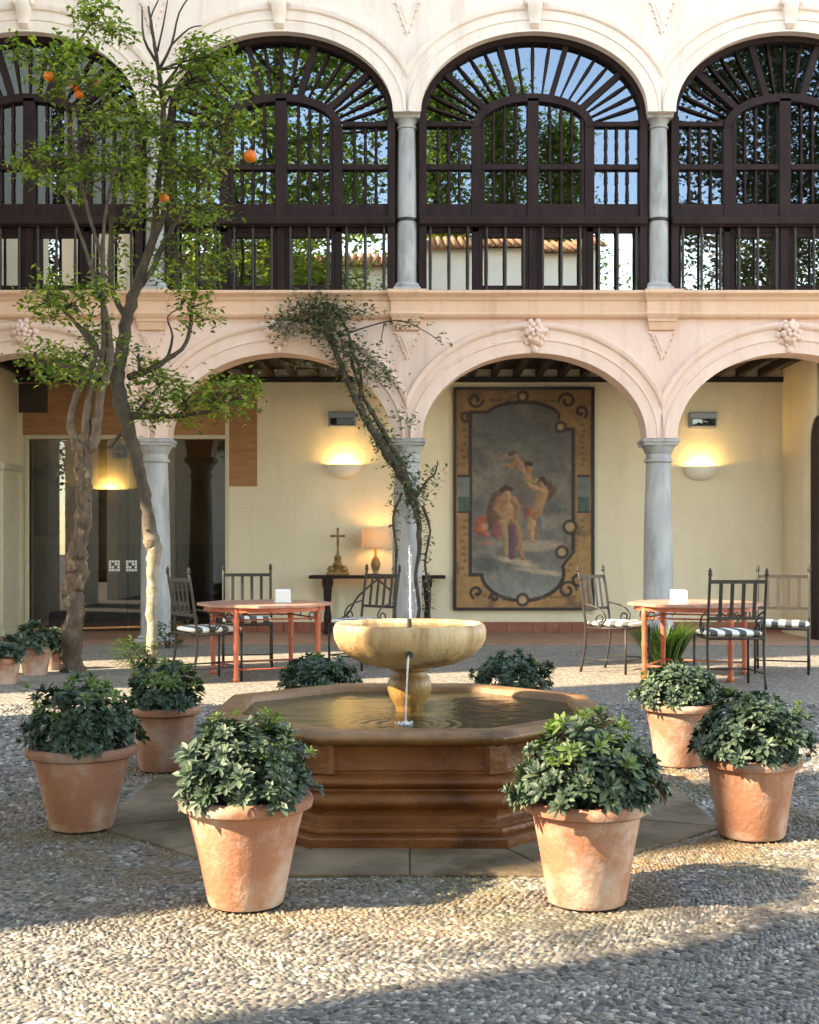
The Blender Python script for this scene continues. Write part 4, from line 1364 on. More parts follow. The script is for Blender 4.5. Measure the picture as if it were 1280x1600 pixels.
prof = [(2.085, 0.0), (2.09, 0.01), (2.09, 0.05), (2.075, 0.058), (1.985, 0.06)] + arc(1.985, 0.06, 1.985, 0.088, 0.012, 4) + [(1.95, 0.092)] + arc(1.945, 0.095, 1.90, 0.155, -0.035) + \
    arc(1.905, 0.16, 1.945, 0.238, 0.062) + [(1.925, 0.242), (1.905, 0.246), (1.90, 0.256), (1.915, 0.26)] + arc(1.925, 0.262, 1.925, 0.316, 0.058) + [(1.905, 0.32), (1.89, 0.325), (1.888, 0.335)] + arc(1.905, 0.34, 1.915, 0.445, -0.018) + [(1.93, 0.452)]
oct_lathe(mb, prof)
part('basin', mb, M['fountain'], ft, 'auto')
mb = MB()
oct_lathe(mb, [(1.90, 0.452)] + arc(1.93, 0.453, 1.955, RIMZ - 0.003, 0.055, 10) + [(1.93, RIMZ), (1.76, RIMZ + 0.002), (1.735, RIMZ - 0.004), (1.72, 0.50), (1.72, 0.40)])
part('rim', mb, M['rim'], ft, 'auto')
# corner pilaster strips of the basin
for k in range(8):
    p = octv(1.93, k); d = Vector((p[0] - FX, p[1] - FZ, 0)).normalized(); q = Vector((-d.y, d.x, 0))
    mb = MB()
    c0 = Vector((p[0], p[1], 0)) - d * 0.035
    for z in (0.325, 0.452):
        for i, j in ((-1, 0), (1, 0), (0.75, 0.026), (-0.75, 0.026)):
            mb.v.append(tuple(c0 + q * (i * 0.055) + d * j + Vector((0, 0, z))))
    mb.f += [(0, 1, 5, 4), (1, 2, 6, 5), (2, 3, 7, 6), (3, 0, 4, 7), (4, 5, 6, 7)]
    part('corner_block', mb, M['fountain'], ft)
mb = MB()
WZ = 0.478
gridn = 36
mb.v.append((FX, FZ, WZ))
oct_lathe(mb, [(0.02, WZ), (0.6, WZ), (1.2, WZ), (1.725, WZ)])
part('water', mb, M['water'], ft)
def fp(y):  return CAMH + (HOR - y) * FZ / FPX
mb = MB()
mb.lathe([(0.072, 0.44), (0.074, 0.50), (0.082, 0.515), (0.102, 0.55), (0.115, 0.59), (0.115, 0.625), (0.102, 0.66), (0.078, 0.682), (0.082, 0.688), (0.104, 0.693), (0.108, 0.71)], (FX, FZ, 0), 24)
part('pedestal', mb, M['baluster_stone'], ft, True)
mb = MB()
def lobes(a, z):
    return 1 - 0.045 * (1 - abs(math.cos(4 * (a + 0.3)))) ** 3
prof = [(0.095, 0.705), (0.16, 0.712), (0.25, 0.731), (0.325, 0.77), (0.375, 0.81), (0.398, 0.855), (0.402, 0.90), (0.395, 0.925), (0.383, 0.938), (0.365, 0.935), (0.35, 0.92), (0.30, 0.86), (0.2, 0.82), (0.05, 0.81), (0.01, 0.81)]
mb.lathe(prof, (FX, FZ, 0), 96, mod=lambda a, z: lobes(a, z) if 0.73 < z else 1)
part('bowl', mb, M['bowl'], ft, 'auto')
mb = MB(); mb.lathe([(0.005, 0.917), (0.2, 0.917), (0.352, 0.917)], (FX, FZ, 0), 48, cap=False)
part('bowl_water', mb, M['water'], ft)
mb = MB(); mb.tube([(FX, FZ, 0.80), (FX, FZ, 0.96)], 0.012, 8)
part('nozzle', mb, M['iron'], ft)
mb = MB(); mb.tube([(FX + 0.004, FZ, 0.95), (FX + 0.003, FZ, 1.1), (FX, FZ, 1.25), (FX - 0.001, FZ, 1.33)], [0.0055, 0.0045, 0.003, 0.001], 6)
part('water_jet', mb, M['jet'], ft, True)
mb = MB()
for i in range(70):
    t_ = rs.random(); a = rs.random() * 6.28; r_ = 0.004 + 0.05 * (1 - t_) * rs.random()
    mb.sphere((FX + r_ * math.cos(a), FZ + r_ * math.sin(a), 0.93 + 0.42 * t_), rs.uniform(0.0015, 0.0035), 5, 3)
part('water_drops', mb, M['jet'], ft, stuff=True)
mb = MB(); mb.tube([(FX, FZ - 0.33, 0.80), (FX, FZ - 0.44, 0.812)], [0.02, 0.016], 8)
part('spout', mb, M['iron'], ft)
mb = MB(); mb.tube([(FX - 0.003, FZ - 0.43, 0.815), (FX - 0.008, FZ - 0.455, 0.77), (FX - 0.014, FZ - 0.462, 0.65), (FX - 0.02, FZ - 0.468, 0.48)], [0.006, 0.005, 0.0042, 0.005], 6)
part('water_stream', mb, M['jet'], ft, True)
mb = MB()
for i in range(26):
    a = rs.random() * 2 * PI; r_ = rs.random() * 0.05
    mb.sphere((FX - 0.02 + r_ * math.cos(a), FZ - 0.468 + r_ * math.sin(a), WZ + 0.003), rs.uniform(0.004, 0.009), 5, 4)
part('splash', mb, M['jet'], ft, stuff=True)

# ------------------------------------------------------------------ shrubs in terracotta pots
def leaf_geo(mb, base, d, n, L, W, droop=0.15):
    """one leaf: folded along the midrib, pointing along d, n is its upper normal"""
    d = d.normalized(); s = d.cross(n).normalized(); n = s.cross(d).normalized()
    p = [base, base + d * L * .38 + s * W * .42 + n * L * .06, base + d * L * .38 - s * W * .42 + n * L * .06, base + d * L * .42 - n * 0.0,
         base + d * L * .74 + s * W * .5 + n * (L * .04 - L * droop * .5), base + d * L * .74 - s * W * .5 + n * (L * .04 - L * droop * .5), base + d * L - n * L * droop]
    o = len(mb.v)
    mb.v.extend([tuple(q) for q in p])
    mb.f += [(o, o + 3, o + 1), (o, o + 2, o + 3), (o + 1, o + 3, o + 4), (o + 2, o + 5, o + 3), (o + 3, o + 6, o + 4), (o + 3, o + 5, o + 6)]
def sprig_mesh(seed, mat, n1=8, n2=6, L=0.054, W=0.019):
    r_ = random.Random(seed)
    mb = MB()
    for ring, cnt, el, ll in ((0, n1, 0.35, 1.0), (1, n2, 0.85, 0.8), (2, 3, 1.25, 0.5)):
        for i in range(cnt):
            a = 2 * PI * (i + r_.uniform(-.25, .25)) / cnt + ring
            e = el + r_.uniform(-0.2, 0.2)
            d = Vector((math.cos(a) * math.cos(e), math.sin(a) * math.cos(e), math.sin(e)))
            nn = Vector((-math.cos(a) * math.sin(e), -math.sin(a) * math.sin(e), math.cos(e)))
            leaf_geo(mb, Vector((0, 0, -0.012 + ring * 0.006)), d, nn, L * ll * r_.uniform(.85, 1.15), W * ll * r_.uniform(.9, 1.15), r_.uniform(.05, .3))
    return mb.mesh('sprig', mat)
SPR = [sprig_mesh(i, M['plantleaf']) for i in range(5)]
SPY = [sprig_mesh(50 + i, M['youngleaf'], 5, 4, 0.05, 0.016) for i in range(2)]
def pot_mesh(rr, rb, h):
    k = rr / 0.25
    mb = MB()
    mb.lathe([(rb * 0.96, 0), (rb, 0.012), (rb + (rr * .86 - rb) * 0.5, h * .48), (rr * .86, h * .86), (rr * 0.865, h * .88)], n=36)
    pot = mb.mesh('pot', M['terracotta'], 'auto')
    mb = MB()
    mb.lathe([(rr * .86, h * .862), (rr * .92, h * .867), (rr * .985, h * .89), (rr * 1.0, h * .93), (rr * .99, h * .968), (rr * .95, h * .993), (rr * .90, h), (rr * .865, h * .985), (rr * .85, h * .95), (rr * .83, h * .8)], n=36, cap=False)
    rim = mb.mesh('rim', M['terracotta'], 'auto')
    mb = MB(); mb.lathe([(0.001, h * .9), (rr * .84, h * .88)], n=20, cap=False)
    soil = mb.mesh('soil', M['soil'])
    return pot, rim, soil
stemsm = MB()
rs2 = random.Random(8)
for i in range(14):
    a = rs2.random() * 2 * PI; e = rs2.uniform(0.5, 1.3)
    stemsm.tube([(0.03 * math.cos(a), 0.03 * math.sin(a), 0), (0.1 * math.cos(a) * math.cos(e) * 1.6, 0.1 * math.sin(a) * math.cos(e) * 1.6, 0.1 * math.sin(e) * 1.5), (0.24 * math.cos(a) * math.cos(e), 0.24 * math.sin(a) * math.cos(e), 0.25 * math.sin(e))], [0.007, 0.005, 0.003], 5)
stems_me = stemsm.mesh('stems', M['bark2'])

def shrub(X, Y, rr, rb, h, fw, fh, label, young=0, n=120, seed=1, skew=(0, 0), name='potted_shrub'):
    r_ = random.Random(seed)
    t = thing(name, (X, Y, 0.012), label, 'potted plant', rz=r_.uniform(0, 6), group='shrubs in terracotta pots round the fountain')
    pot, rim, soil = pot_mesh(rr, rb, h)
    p = link('pot', pot, t); link('rim', rim, p); link('soil', soil, p)
    st = link('stems', stems_me, t); st.location = (0, 0, h * 0.85); st.scale = (fw / .3, fw / .3, fh / .28)
    base = h * 0.88
    n = int(n * 1.35); fw *= 0.86; fh *= 0.86; la, lb, lc = r_.uniform(0, 6.28), r_.uniform(0, 6.28), r_.uniform(.05, .15)
    for i in range(n):
        # dome: outer shell plus an inner shell that closes the gaps
        inner = i % 4 == 0
        f_ = (i + 0.5) / n
        z_ = 1 - f_ * 1.06
        a = i * 2.39996 + r_.uniform(-.3, .3)
        rxy = math.sqrt(max(0.0, 1 - min(1, abs(z_)) ** 2))
        lump = 1 + lc * math.sin(a * 3 + la) * rxy + 0.10 * math.sin(a * 2 + z_ * 5 + lb) + r_.uniform(-.12, .13) + (0.22 if r_.random() < .05 else 0)
        if inner: lump *= 0.72
        pos = Vector((fw * rxy * math.cos(a) * lump + skew[0] * z_, fw * rxy * math.sin(a) * lump + skew[1] * z_, base + 0.062 + fh * 0.93 * max(z_, 0.0) * lump))
        nrm = Vector((math.cos(a) * rxy, math.sin(a) * rxy, z_ * 0.9 + 0.42)).normalized()
        nrm = (nrm + Vector((r_.uniform(-.35, .35), r_.uniform(-.35, .35), r_.uniform(-.2, .35)))).normalized()
        y_ = (not inner) and z_ > 0.45 and r_.random() < young
        me_ = r_.choice(SPY) if y_ else r_.choice(SPR)
        if y_: pos += nrm * 0.03
        o = link('sprig', me_, t)
        o.location = pos
        q = nrm.to_track_quat('Z', 'Y') @ Quaternion((0, 0, 1), r_.uniform(0, 6.28))
        o.rotation_euler = q.to_euler()
        s_ = r_.uniform(0.7, 1.25)
        o.scale = (s_, s_, s_)
    return t
def gpt(x, y):
    s = (y - HOR) / CAMH
    return (x - 640) / s, FPX / s
shrub(-0.612, 4.67, 0.252, 0.142, 0.405, 0.275, 0.30, 'dense dark green shrub in the large terracotta pot at the front left of the fountain', 0.18, 150, 1)
shrub(0.665, 4.69, 0.236, 0.148, 0.385, 0.285, 0.31, 'shrub with bright green shoots in the terracotta pot at the front right of the fountain', 0.30, 155, 2)
shrub(-1.555, 5.92, 0.262, 0.150, 0.385, 0.27, 0.33, 'bushy shrub in the wide terracotta pot nearest the left edge of the picture', 0.22, 145, 3)
shrub(1.575, 5.75, 0.230, 0.152, 0.365, 0.275, 0.30, 'shrub in the terracotta pot nearest the right edge with leaf shadows on its side', 0.05, 145, 4)
shrub(-1.465, 7.44, 0.222, 0.145, 0.375, 0.23, 0.27, 'shrub in the terracotta pot half hidden behind the wide pot on the left', 0.55, 120, 5)
shrub(1.64, 7.6, 0.225, 0.145, 0.375, 0.245, 0.24, 'low shrub in a terracotta pot half hidden behind the pot nearest the right edge', 0.03, 120, 6)
shrub(-0.62, 8.4, 0.235, 0.145, 0.37, 0.265, 0.22, 'spreading shrub showing over the far left rim of the fountain', 0.05, 110, 7)
shrub(0.68, 8.4, 0.235, 0.145, 0.37, 0.285, 0.24, 'spreading shrub showing over the far right rim of the fountain', 0.03, 110, 8)

# small potted plants by the left trees
def small_pot(X, Y, r, h, fw, fh, label, seed):
    r_ = random.Random(seed)
    t = thing('potted_plant', (X, Y, 0.0), label, 'potted plant', group='small potted plants at the foot of the orange trees')
    mb = MB(); mb.lathe([(r * .72, 0), (r * .95, h * .8)], n=20); p = lpart('pot', mb, M['terracotta'], t, 'auto')
    mb = MB(); mb.lathe([(r * .95, h * .8), (r * 1.05, h * .82), (r * 1.05, h), (r * .92, h), (r * .9, h * .85)], n=20, cap=False); lpart('rim', mb, M['terracotta'], p, 'auto')
    mb = MB(); mb.lathe([(0.001, h * .9), (r * .92, h * .9)], n=14, cap=False); lpart('soil', mb, M['soil'], p)
    for i in range(34):
        a = r_.random() * 6.28; z_ = r_.uniform(0.0, 1); rr_ = math.sqrt(1 - z_ * z_) * r_.uniform(.5, 1)
        o = link('sprig', r_.choice(SPR), t)
        o.location = (fw * rr_ * math.cos(a), fw * rr_ * math.sin(a), h + fh * z_)
        o.rotation_euler = (Vector((rr_ * math.cos(a), rr_ * math.sin(a), z_ + .3))).to_track_quat('Z', 'Y').to_euler()
        s_ = r_.uniform(1.2, 1.9); o.scale = (s_, s_, s_)
small_pot(*gpt(55, 1054), 0.165, 0.27, 0.25, 0.26, 'small terracotta pot with a leafy plant left of the knotty trunk', 31)
small_pot(*gpt(8, 1068), 0.15, 0.25, 0.2, 0.2, 'small terracotta pot with a leafy plant cut by the left edge', 32)
small_pot(*gpt(82, 1046), 0.12, 0.22, 0.15, 0.2, 'smallest terracotta pot tucked behind the knotty trunk', 33)

# ground plants
def clump(X, Y, R_, H, n, label, name='ground_plant', strap=True, seed=3):
    r_ = random.Random(seed)
    t = thing(name, (X, Y, 0), label, 'plant')
    mb = MB()
    for i in range(n):
        a = r_.random() * 6.28; rr_ = R_ * math.sqrt(r_.random())
        b = Vector((rr_ * .6 * math.cos(a), rr_ * .6 * math.sin(a), 0.02))
        if strap:
            L_ = H * r_.uniform(.6, 1.1); lean = r_.uniform(.2, 1.0)
            d = Vector((math.cos(a), math.sin(a), 0)); s_ = Vector((-math.sin(a), math.cos(a), 0)) * 0.011
            pts = [b, b + d * L_ * lean * .4 + Vector((0, 0, L_ * .6)), b + d * L_ * lean + Vector((0, 0, L_ * r_.uniform(.7, .95)))]
            o = len(mb.v)
            mb.v += [tuple(pts[0] - s_), tuple(pts[0] + s_), tuple(pts[1] - s_), tuple(pts[1] + s_), tuple(pts[2])]
            mb.f += [(o, o + 1, o + 3, o + 2), (o + 2, o + 3, o + 4)]
        else:
            z_ = r_.random() * H
            d = Vector((math.cos(a), math.sin(a), r_.uniform(-.1, .8)))
            leaf_geo(mb, b * 1.4 + Vector((0, 0, z_)), d, Vector((0, 0, 1)), r_.uniform(.07, .12), .04)
    lpart('foliage', mb, M['grassleaf'], t, stuff=True)
    mb = MB()
    for i in range(6):
        a = i * 1.05; mb.tube([(0.02 * math.cos(a), 0.02 * math.sin(a), 0), (R_ * .4 * math.cos(a), R_ * .4 * math.sin(a), H * .7)], [0.008, 0.004], 5)
    lpart('stems', mb, M['bark2'], t)
clump(*gpt(1035, 1038), 0.30, 0.52, 420, 'green strap leaved clump growing behind the right table', seed=4)
clump(*gpt(212, 1040), 0.26, 0.26, 200, 'bright green leafy plant at the foot of the leaning tree', strap=False, seed=5)
clump(*gpt(262, 1012), 0.2, 0.3, 160, 'small leafy plant at the base of the left column', strap=False, seed=6)

# ------------------------------------------------------------------ tables, chairs
def make_table():
    t = thing('garden_table', (0, 0, 0), '', 'table')
    H = 0.755
    mb = MB(); mb.lathe([(0.66, H - 0.035), (0.69, H - 0.028), (0.69, H - 0.006), (0.68, H)], n=8, ph=PI / 8)
    lpart('tabletop', mb, M['tabletop'], t)
    mb = MB(); mb.lathe([(0.61, H - 0.075), (0.615, H - 0.075), (0.615, H - 0.036), (0.61, H - 0.036)], n=32, cap=False)
    lpart('apron', mb, M['redpaint'], t)
    for k in range(4):
        a = k * PI / 2
        x, y = 0.6 * math.cos(a), 0.6 * math.sin(a)
        mb = MB()
        mb.lathe([(0.036, 0), (0.034, 0.03), (0.026, 0.05), (0.030, 0.07), (0.024, 0.10), (0.026, 0.3), (0.034, 0.34), (0.026, 0.37), (0.028, 0.55), (0.036, 0.60), (0.028, 0.63), (0.032, H - 0.036)], (x, y, 0), 10)
        lg = lpart('leg', mb, M['redpaint'], t, True)
        for s in (-1, 1):                       # curled brackets under the top
            mb = MB()
            d = Vector((-math.sin(a) * s, math.cos(a) * s, 0)); inw = Vector((-math.cos(a), -math.sin(a), 0)) * 0.25
            pts = []
            for i in range(13):
                tt = i / 12 * 1.6 * PI; rr = 0.055 * (1 - 0.45 * i / 12)
                c_ = Vector((x, y, H - 0.13)) + (d + inw).normalized() * 0.10
                pts.append(c_ + (d + inw).normalized() * (-rr * math.cos(tt)) + Vector((0, 0, rr * math.sin(tt))))
            mb.tube(pts, 0.007, 5)
            lpart('scroll', mb, M['iron'], lg, True)
    for k in range(4):
        a = k * PI / 2; b = a + PI / 2
        mb = MB(); mb.tube([(0.6 * math.cos(a), 0.6 * math.sin(a), H - 0.15), (0.6 * math.cos(b), 0.6 * math.sin(b), H - 0.15)], 0.009, 6)
        mb.tube([(0.6 * math.cos(a), 0.6 * math.sin(a), 0.12), (0.6 * math.cos(b), 0.6 * math.sin(b), 0.12)], 0.009, 6)
        lpart('stretcher', mb, M['redpaint'], t, True)
    return t
tb = make_table()
tb.location = (-1.48, 12.75, 0); tb.rotation_euler = (0, 0, R(-21))
tag(tb, 'red table left of the fountain, with chairs round it', 'table', 'red octagonal garden tables')
tb2 = copy_tree(tb)
tb2.location = (2.92, 12.75, 0); tb2.rotation_euler = (0, 0, R(21))
tag(tb2, 'red table right of the fountain, near the right column', 'table', 'red octagonal garden tables')

def make_chair():
    t = thing('garden_chair', (0, 0, 0), '', 'chair')        # faces +Y, back at -Y
    w, d, sh, H = 0.265, 0.24, 0.47, 1.10
    for s in (-1, 1):
        mb = MB()
        mb.tube(smoothpath([(s * w, -d - 0.05, 0), (s * w, -d, 0.25), (s * w, -d + 0.01, sh), (s * w, -d - 0.03, 0.8), (s * w, -d - 0.075, H - 0.04)], 3), 0.014, 6)
        mb.lathe([(0.013, H - 0.045), (0.024, H - 0.03), (0.014, H - 0.018), (0.02, H - 0.005), (0.004, H + 0.03)], (s * w, -d - 0.076, 0), 8)
        lpart('back_post', mb, M['iron'], t, True)
        mb = MB(); mb.tube([(s * w, d, 0), (s * w, d, sh)], 0.013, 6); lpart('leg', mb, M['iron'], t, True)
        # scrolled arm support between the back and the front of the seat
        mb = MB()
        pts = [Vector((s * (w + .004), -d - 0.02, 0.72)), Vector((s * (w + .004), -d + 0.09, 0.70)), Vector((s * (w + .004), -d + 0.2, 0.66)), Vector((s * (w + .004), -d + 0.25, 0.59))]
        for i in range(12):
            tt = i / 11 * 2.6 * PI; rr = 0.062 * (1 - 0.6 * i / 11)
            pts.append(Vector((s * (w + .004), -d + 0.185 + rr * math.cos(tt), 0.565 - rr * math.sin(tt))))
        mb.tube(smoothpath(pts, 2), 0.009, 5)
        mb.tube([(s * (w + .004), -d + 0.19, sh), (s * (w + .004), -d + 0.19, 0.51)], 0.009, 5)
        lpart('scroll_arm', mb, M['iron'], t, True)
        mb = MB(); mb.tube([(s * w, -d - 0.02, 0.14), (s * w, d, 0.14)], 0.008, 5); lpart('stretcher', mb, M['iron'], t, True)
    mb = MB(); mb.obox((-w, -d - 0.068, H - 0.10), (w, -d - 0.068, H - 0.10), 0.035, 0.014); lpart('top_rail', mb, M['iron'], t)
    mb = MB(); mb.obox((-w, -d - 0.022, 0.66), (w, -d - 0.022, 0.66), 0.03, 0.014); lpart('lower_rail', mb, M['iron'], t)
    for i in range(4):
        x = -0.16 + i * 0.1067
        mb = MB(); mb.obox((x, -d - 0.024, 0.675), (x, -d - 0.066, H - 0.118), 0.034, 0.008); lpart('slat', mb, M['iron'], t)
    mb = MB()
    for (a, b) in (((-w, d), (w, d)), ((-w, -d), (w, -d)), ((-w, -d), (-w, d)), ((w, -d), (w, d))):
        mb.tube([(a[0], a[1], sh), (b[0], b[1], sh)], 0.013, 6)
    lpart('seat_frame', mb, M['iron'], t, True)
    mb = MB(); mb.tube([(-w, d, 0.14), (w, d, 0.14)], 0.008, 5); lpart('stretcher', mb, M['iron'], t, True)
    # cushion with rounded, slightly sagging form
    mb = MB()
    nx, ny = 13, 11
    def se(v): return math.copysign(abs(v) ** 0.35, v)
    rings = []
    for j in range(9):
        ph = -PI / 2 + PI * j / 8
        cz, cr = math.sin(ph), max(0.02, math.cos(ph)) ** 0.35
        for i in range(28):
            a = 2 * PI * i / 28
            mb.v.append((0.275 * se(math.cos(a)) * cr, 0.25 * se(math.sin(a)) * cr, 0.032 * cz))
    for j in range(8):
        for i in range(28):
            i2 = (i + 1) % 28
            mb.f.append((j * 28 + i, j * 28 + i2, (j + 1) * 28 + i2, (j + 1) * 28 + i))
    mb.f.append(tuple(reversed(range(28)))); mb.f.append(tuple(range(8 * 28, 9 * 28)))
    c = lpart('cushion', mb, M['stripe'], t, True); c.location = (0, 0.01, sh + 0.042)
    return t
ch0 = make_chair()
CH = [((3.03, 11.85), (-0.04, 1), 'iron chair seen from behind in front of the right table, broad striped cushion'),
      ((2.20, 13.22), (0.79, -0.61), 'iron chair beside the large painting, turned to the right table'),
      ((3.93, 13.15), (-0.32, -0.95), 'rightmost iron chair, facing the camera behind the right table'),
      ((-2.0, 12.38), (0.80, 0.52), 'iron chair at the left end of the left table in front of the dark doorway'),
      ((-1.80, 13.85), (0.14, -1), 'iron chair behind the left table with its back to the yellow wall'),
      ((-0.52, 13.6), (-0.72, -0.7), 'iron chair half hidden by the column with the vine')]
for i, (p, d, lab) in enumerate(CH):
    o = ch0 if i == 0 else copy_tree(ch0)
    o.location = (p[0], p[1], 0)
    o.rotation_euler = (0, 0, math.atan2(-d[0], d[1]))
    tag(o, lab, 'chair', 'iron garden chairs with striped cushions')
    if i in (1, 3, 5):                            # cushion laid the other way round
        for c in o.children:
            if c.name.startswith('cushion'): c.rotation_euler = (0, 0, PI / 2)

def napkin(x, y, z, label):
    t = thing('napkin_holder', (x, y, z), label, 'napkin holder', group='white napkin holders on the red tables', rz=0.2)
    mb = MB(); mb.box(-0.085, 0.085, -0.05, 0.05, 0.0, 0.015, 0.004); lpart('tray', mb, M['whitepaint'], t)
    mb = MB()
    for i in range(6):
        yy = -0.038 + i * 0.0145
        mb.box(-0.075, 0.075, yy, yy + 0.012, 0.016, 0.12 + 0.006 * (i % 3), 0.003)
    lpart('napkins', mb, M['whitepaint'], t)
napkin(-1.29, 12.7, 0.756, 'white napkin holder on the left red table')
napkin(2.71, 12.55, 0.756, 'white napkin holder on the right red table')

# ------------------------------------------------------------------ console table, lamp and cross
CYY = 18.78
s_c = FPX / CYY
def cxp(x): return (x - 640) / s_c
cz_top = CAMH - 49 / s_c
ct = thing('console_table', (cxp(590), CYY, 0), 'long dark wooden console table against the yellow wall behind the vine column', 'table')
mb = MB(); mb.box(-1.02, 1.02, -0.22, 0.22, cz_top - 0.045, cz_top, 0.012); lpart('tabletop', mb, M['wood'], ct)
for s in (-1, 1):
    mb = MB()
    for yy in (-0.16, 0.16):
        mb.lathe([(0.05, 0), (0.05, 0.06), (0.035, 0.1), (0.05, 0.25), (0.03, 0.4), (0.05, 0.55), (0.055, cz_top - 0.18), (0.06, cz_top - 0.046)], (s * 0.75, yy, 0), 8)
    mb.box(s * 0.75 - 0.07, s * 0.75 + 0.07, -0.2, 0.2, cz_top - 0.17, cz_top - 0.046, 0.01)
    lpart('trestle', mb, M['wood'], ct)
    mb = MB(); mb.tube(smoothpath([(s * 0.73, 0, 0.12), (s * 0.45, 0, 0.3), (s * 0.3, 0, 0.55), (0.0, 0, cz_top - 0.06)], 4), 0.014, 6); lpart('iron_brace', mb, M['iron'], ct, True)
tl = thing('table_lamp', (cxp(587), CYY, cz_top), 'lit table lamp with a linen drum shade on the console table', 'lamp')
mb = MB(); mb.lathe([(0.08, 0), (0.08, 0.02), (0.03, 0.035), (0.06, 0.1), (0.075, 0.17), (0.05, 0.25), (0.02, 0.29), (0.015, 0.46)], n=14); lpart('lamp_base', mb, M['gold'], tl, True)
mb = MB(); mb.lathe([(0.215, 0.42), (0.20, 0.70)], n=26, cap=False); 
def shade_mat():
    m, nt, out = new_mat('lit_linen')
    d = nt.nodes.new('ShaderNodeBsdfDiffuse'); d.inputs[0].default_value = (0.6, 0.45, 0.33, 1)
    t = nt.nodes.new('ShaderNodeBsdfTranslucent'); t.inputs[0].default_value = (0.6, 0.45, 0.33, 1)
    mx = nt.nodes.new('ShaderNodeMixShader'); mx.inputs[0].default_value = 0.1
    nt.links.new(d.outputs[0], mx.inputs[1]); nt.links.new(t.outputs[0], mx.inputs[2]); nt.links.new(mx.outputs[0], out.inputs[0])
    return m
lpart('lamp_shade', mb, shade_mat(), tl, True)
mb = MB(); mb.sphere((0, 0, 0.52), 0.035, 8, 6); lpart('bulb', mb, M['bulb'], tl, True)
ld = bpy.data.lights.new('lamp_light', 'POINT'); ld.energy = 1.1; ld.color = (1, 0.55, 0.22); ld.shadow_soft_size = 0.04
lo = bpy.data.objects.new('lamp_light', ld); C.objects.link(lo); lo.parent = tl; lo.location = (0, 0, 0.60)
cr = thing('altar_cross', (cxp(528), CYY, cz_top), 'dark gilt cross on a tiered foot standing on the console table', 'ornament')
mb = MB(); mb.box(-0.17, 0.17, -0.1, 0.1, 0, 0.05, 0.01); mb.sphere((-0.1, -0.02, 0.09), 0.06, 8, 6); mb.sphere((0.1, -0.02, 0.09), 0.06, 8, 6); mb.lathe([(0.1, 0.05), (0.06, 0.1), (0.08, 0.16), (0.045, 0.22), (0.06, 0.27), (0.02, 0.32), (0.016, 0.44)], n=10)
lpart('foot', mb, M['gold'], cr, 'auto')
mb = MB(); mb.box(-0.018, 0.018, -0.014, 0.014, 0.44, 0.69, 0.004); mb.box(-0.085, 0.085, -0.012, 0.012, 0.575, 0.61, 0.004)
for (x, z) in ((-0.09, 0.592), (0.09, 0.592), (0, 0.695)): mb.sphere((x, 0, z), 0.024, 7, 5)
lpart('cross', mb, M['gold'], cr, 'auto')

# ------------------------------------------------------------------ orange trees
def two_tone_bark(name='pale_foot_bark', z0=1.3, z1=1.85, p0=(0.22, 0.165, 0.11), p1=(0.40, 0.325, 0.235)):  # bark pale low down, turning dark with height
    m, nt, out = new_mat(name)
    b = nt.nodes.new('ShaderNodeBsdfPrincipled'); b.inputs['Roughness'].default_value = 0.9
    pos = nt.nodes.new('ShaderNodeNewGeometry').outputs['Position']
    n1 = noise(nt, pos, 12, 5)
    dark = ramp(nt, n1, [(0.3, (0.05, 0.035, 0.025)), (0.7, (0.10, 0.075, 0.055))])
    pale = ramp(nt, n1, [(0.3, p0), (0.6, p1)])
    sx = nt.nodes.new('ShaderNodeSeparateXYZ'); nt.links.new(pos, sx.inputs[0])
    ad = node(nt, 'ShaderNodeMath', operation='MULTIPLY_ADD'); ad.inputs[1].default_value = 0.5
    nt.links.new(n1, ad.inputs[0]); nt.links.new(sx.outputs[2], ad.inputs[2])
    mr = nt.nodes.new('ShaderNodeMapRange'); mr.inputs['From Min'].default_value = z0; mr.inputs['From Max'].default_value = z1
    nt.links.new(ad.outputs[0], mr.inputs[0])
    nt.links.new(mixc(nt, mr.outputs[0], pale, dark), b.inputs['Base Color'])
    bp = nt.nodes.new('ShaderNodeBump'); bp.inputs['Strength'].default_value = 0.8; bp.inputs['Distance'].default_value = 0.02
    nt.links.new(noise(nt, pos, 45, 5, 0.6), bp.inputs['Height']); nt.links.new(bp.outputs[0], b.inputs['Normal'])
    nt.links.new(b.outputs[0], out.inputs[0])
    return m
M['palebark'] = two_tone_bark()
M['forkbark'] = two_tone_bark('forking_bark', 2.5, 3.9, (0.075, 0.05, 0.034), (0.19, 0.13, 0.088))
rt = random.Random(17)
def tree_leaf(mb, p, L, r_):
    a = r_.uniform(0, 2 * PI); e = r_.uniform(-0.7, 0.7)
    d = Vector((math.cos(a) * math.cos(e), math.sin(a) * math.cos(e), math.sin(e)))
    n = Vector((r_.gauss(0, .5), r_.gauss(0, .5), 1)).normalized()
    s = d.cross(n)
    if s.length < 1e-3: return
    s.normalize(); n = s.cross(d)
    W = L * r_.uniform(.38, .5)
    o = len(mb.v)
    mb.v += [tuple(p), tuple(p + d * L * .5 + s * W * .5 + n * L * .06), tuple(p + d * L * .5 - n * L * .02), tuple(p + d * L * .5 - s * W * .5 + n * L * .06), tuple(p + d * L - n * L * .15)]
    mb.f += [(o, o + 2, o + 1), (o, o + 3, o + 2), (o + 1, o + 2, o + 4), (o + 2, o + 3, o + 4)]

def knotty(pts, rad, sub, r_, amp):
    P = smoothpath(pts, sub); Rr = lerp_list(rad, sub)
    for i in range(1, len(P) - 1):
        P[i] = P[i] + Vector((r_.uniform(-amp, amp), r_.uniform(-amp, amp), 0)) * Rr[i]
        Rr[i] *= 1 + r_.uniform(-.10, .14)
    return P, Rr

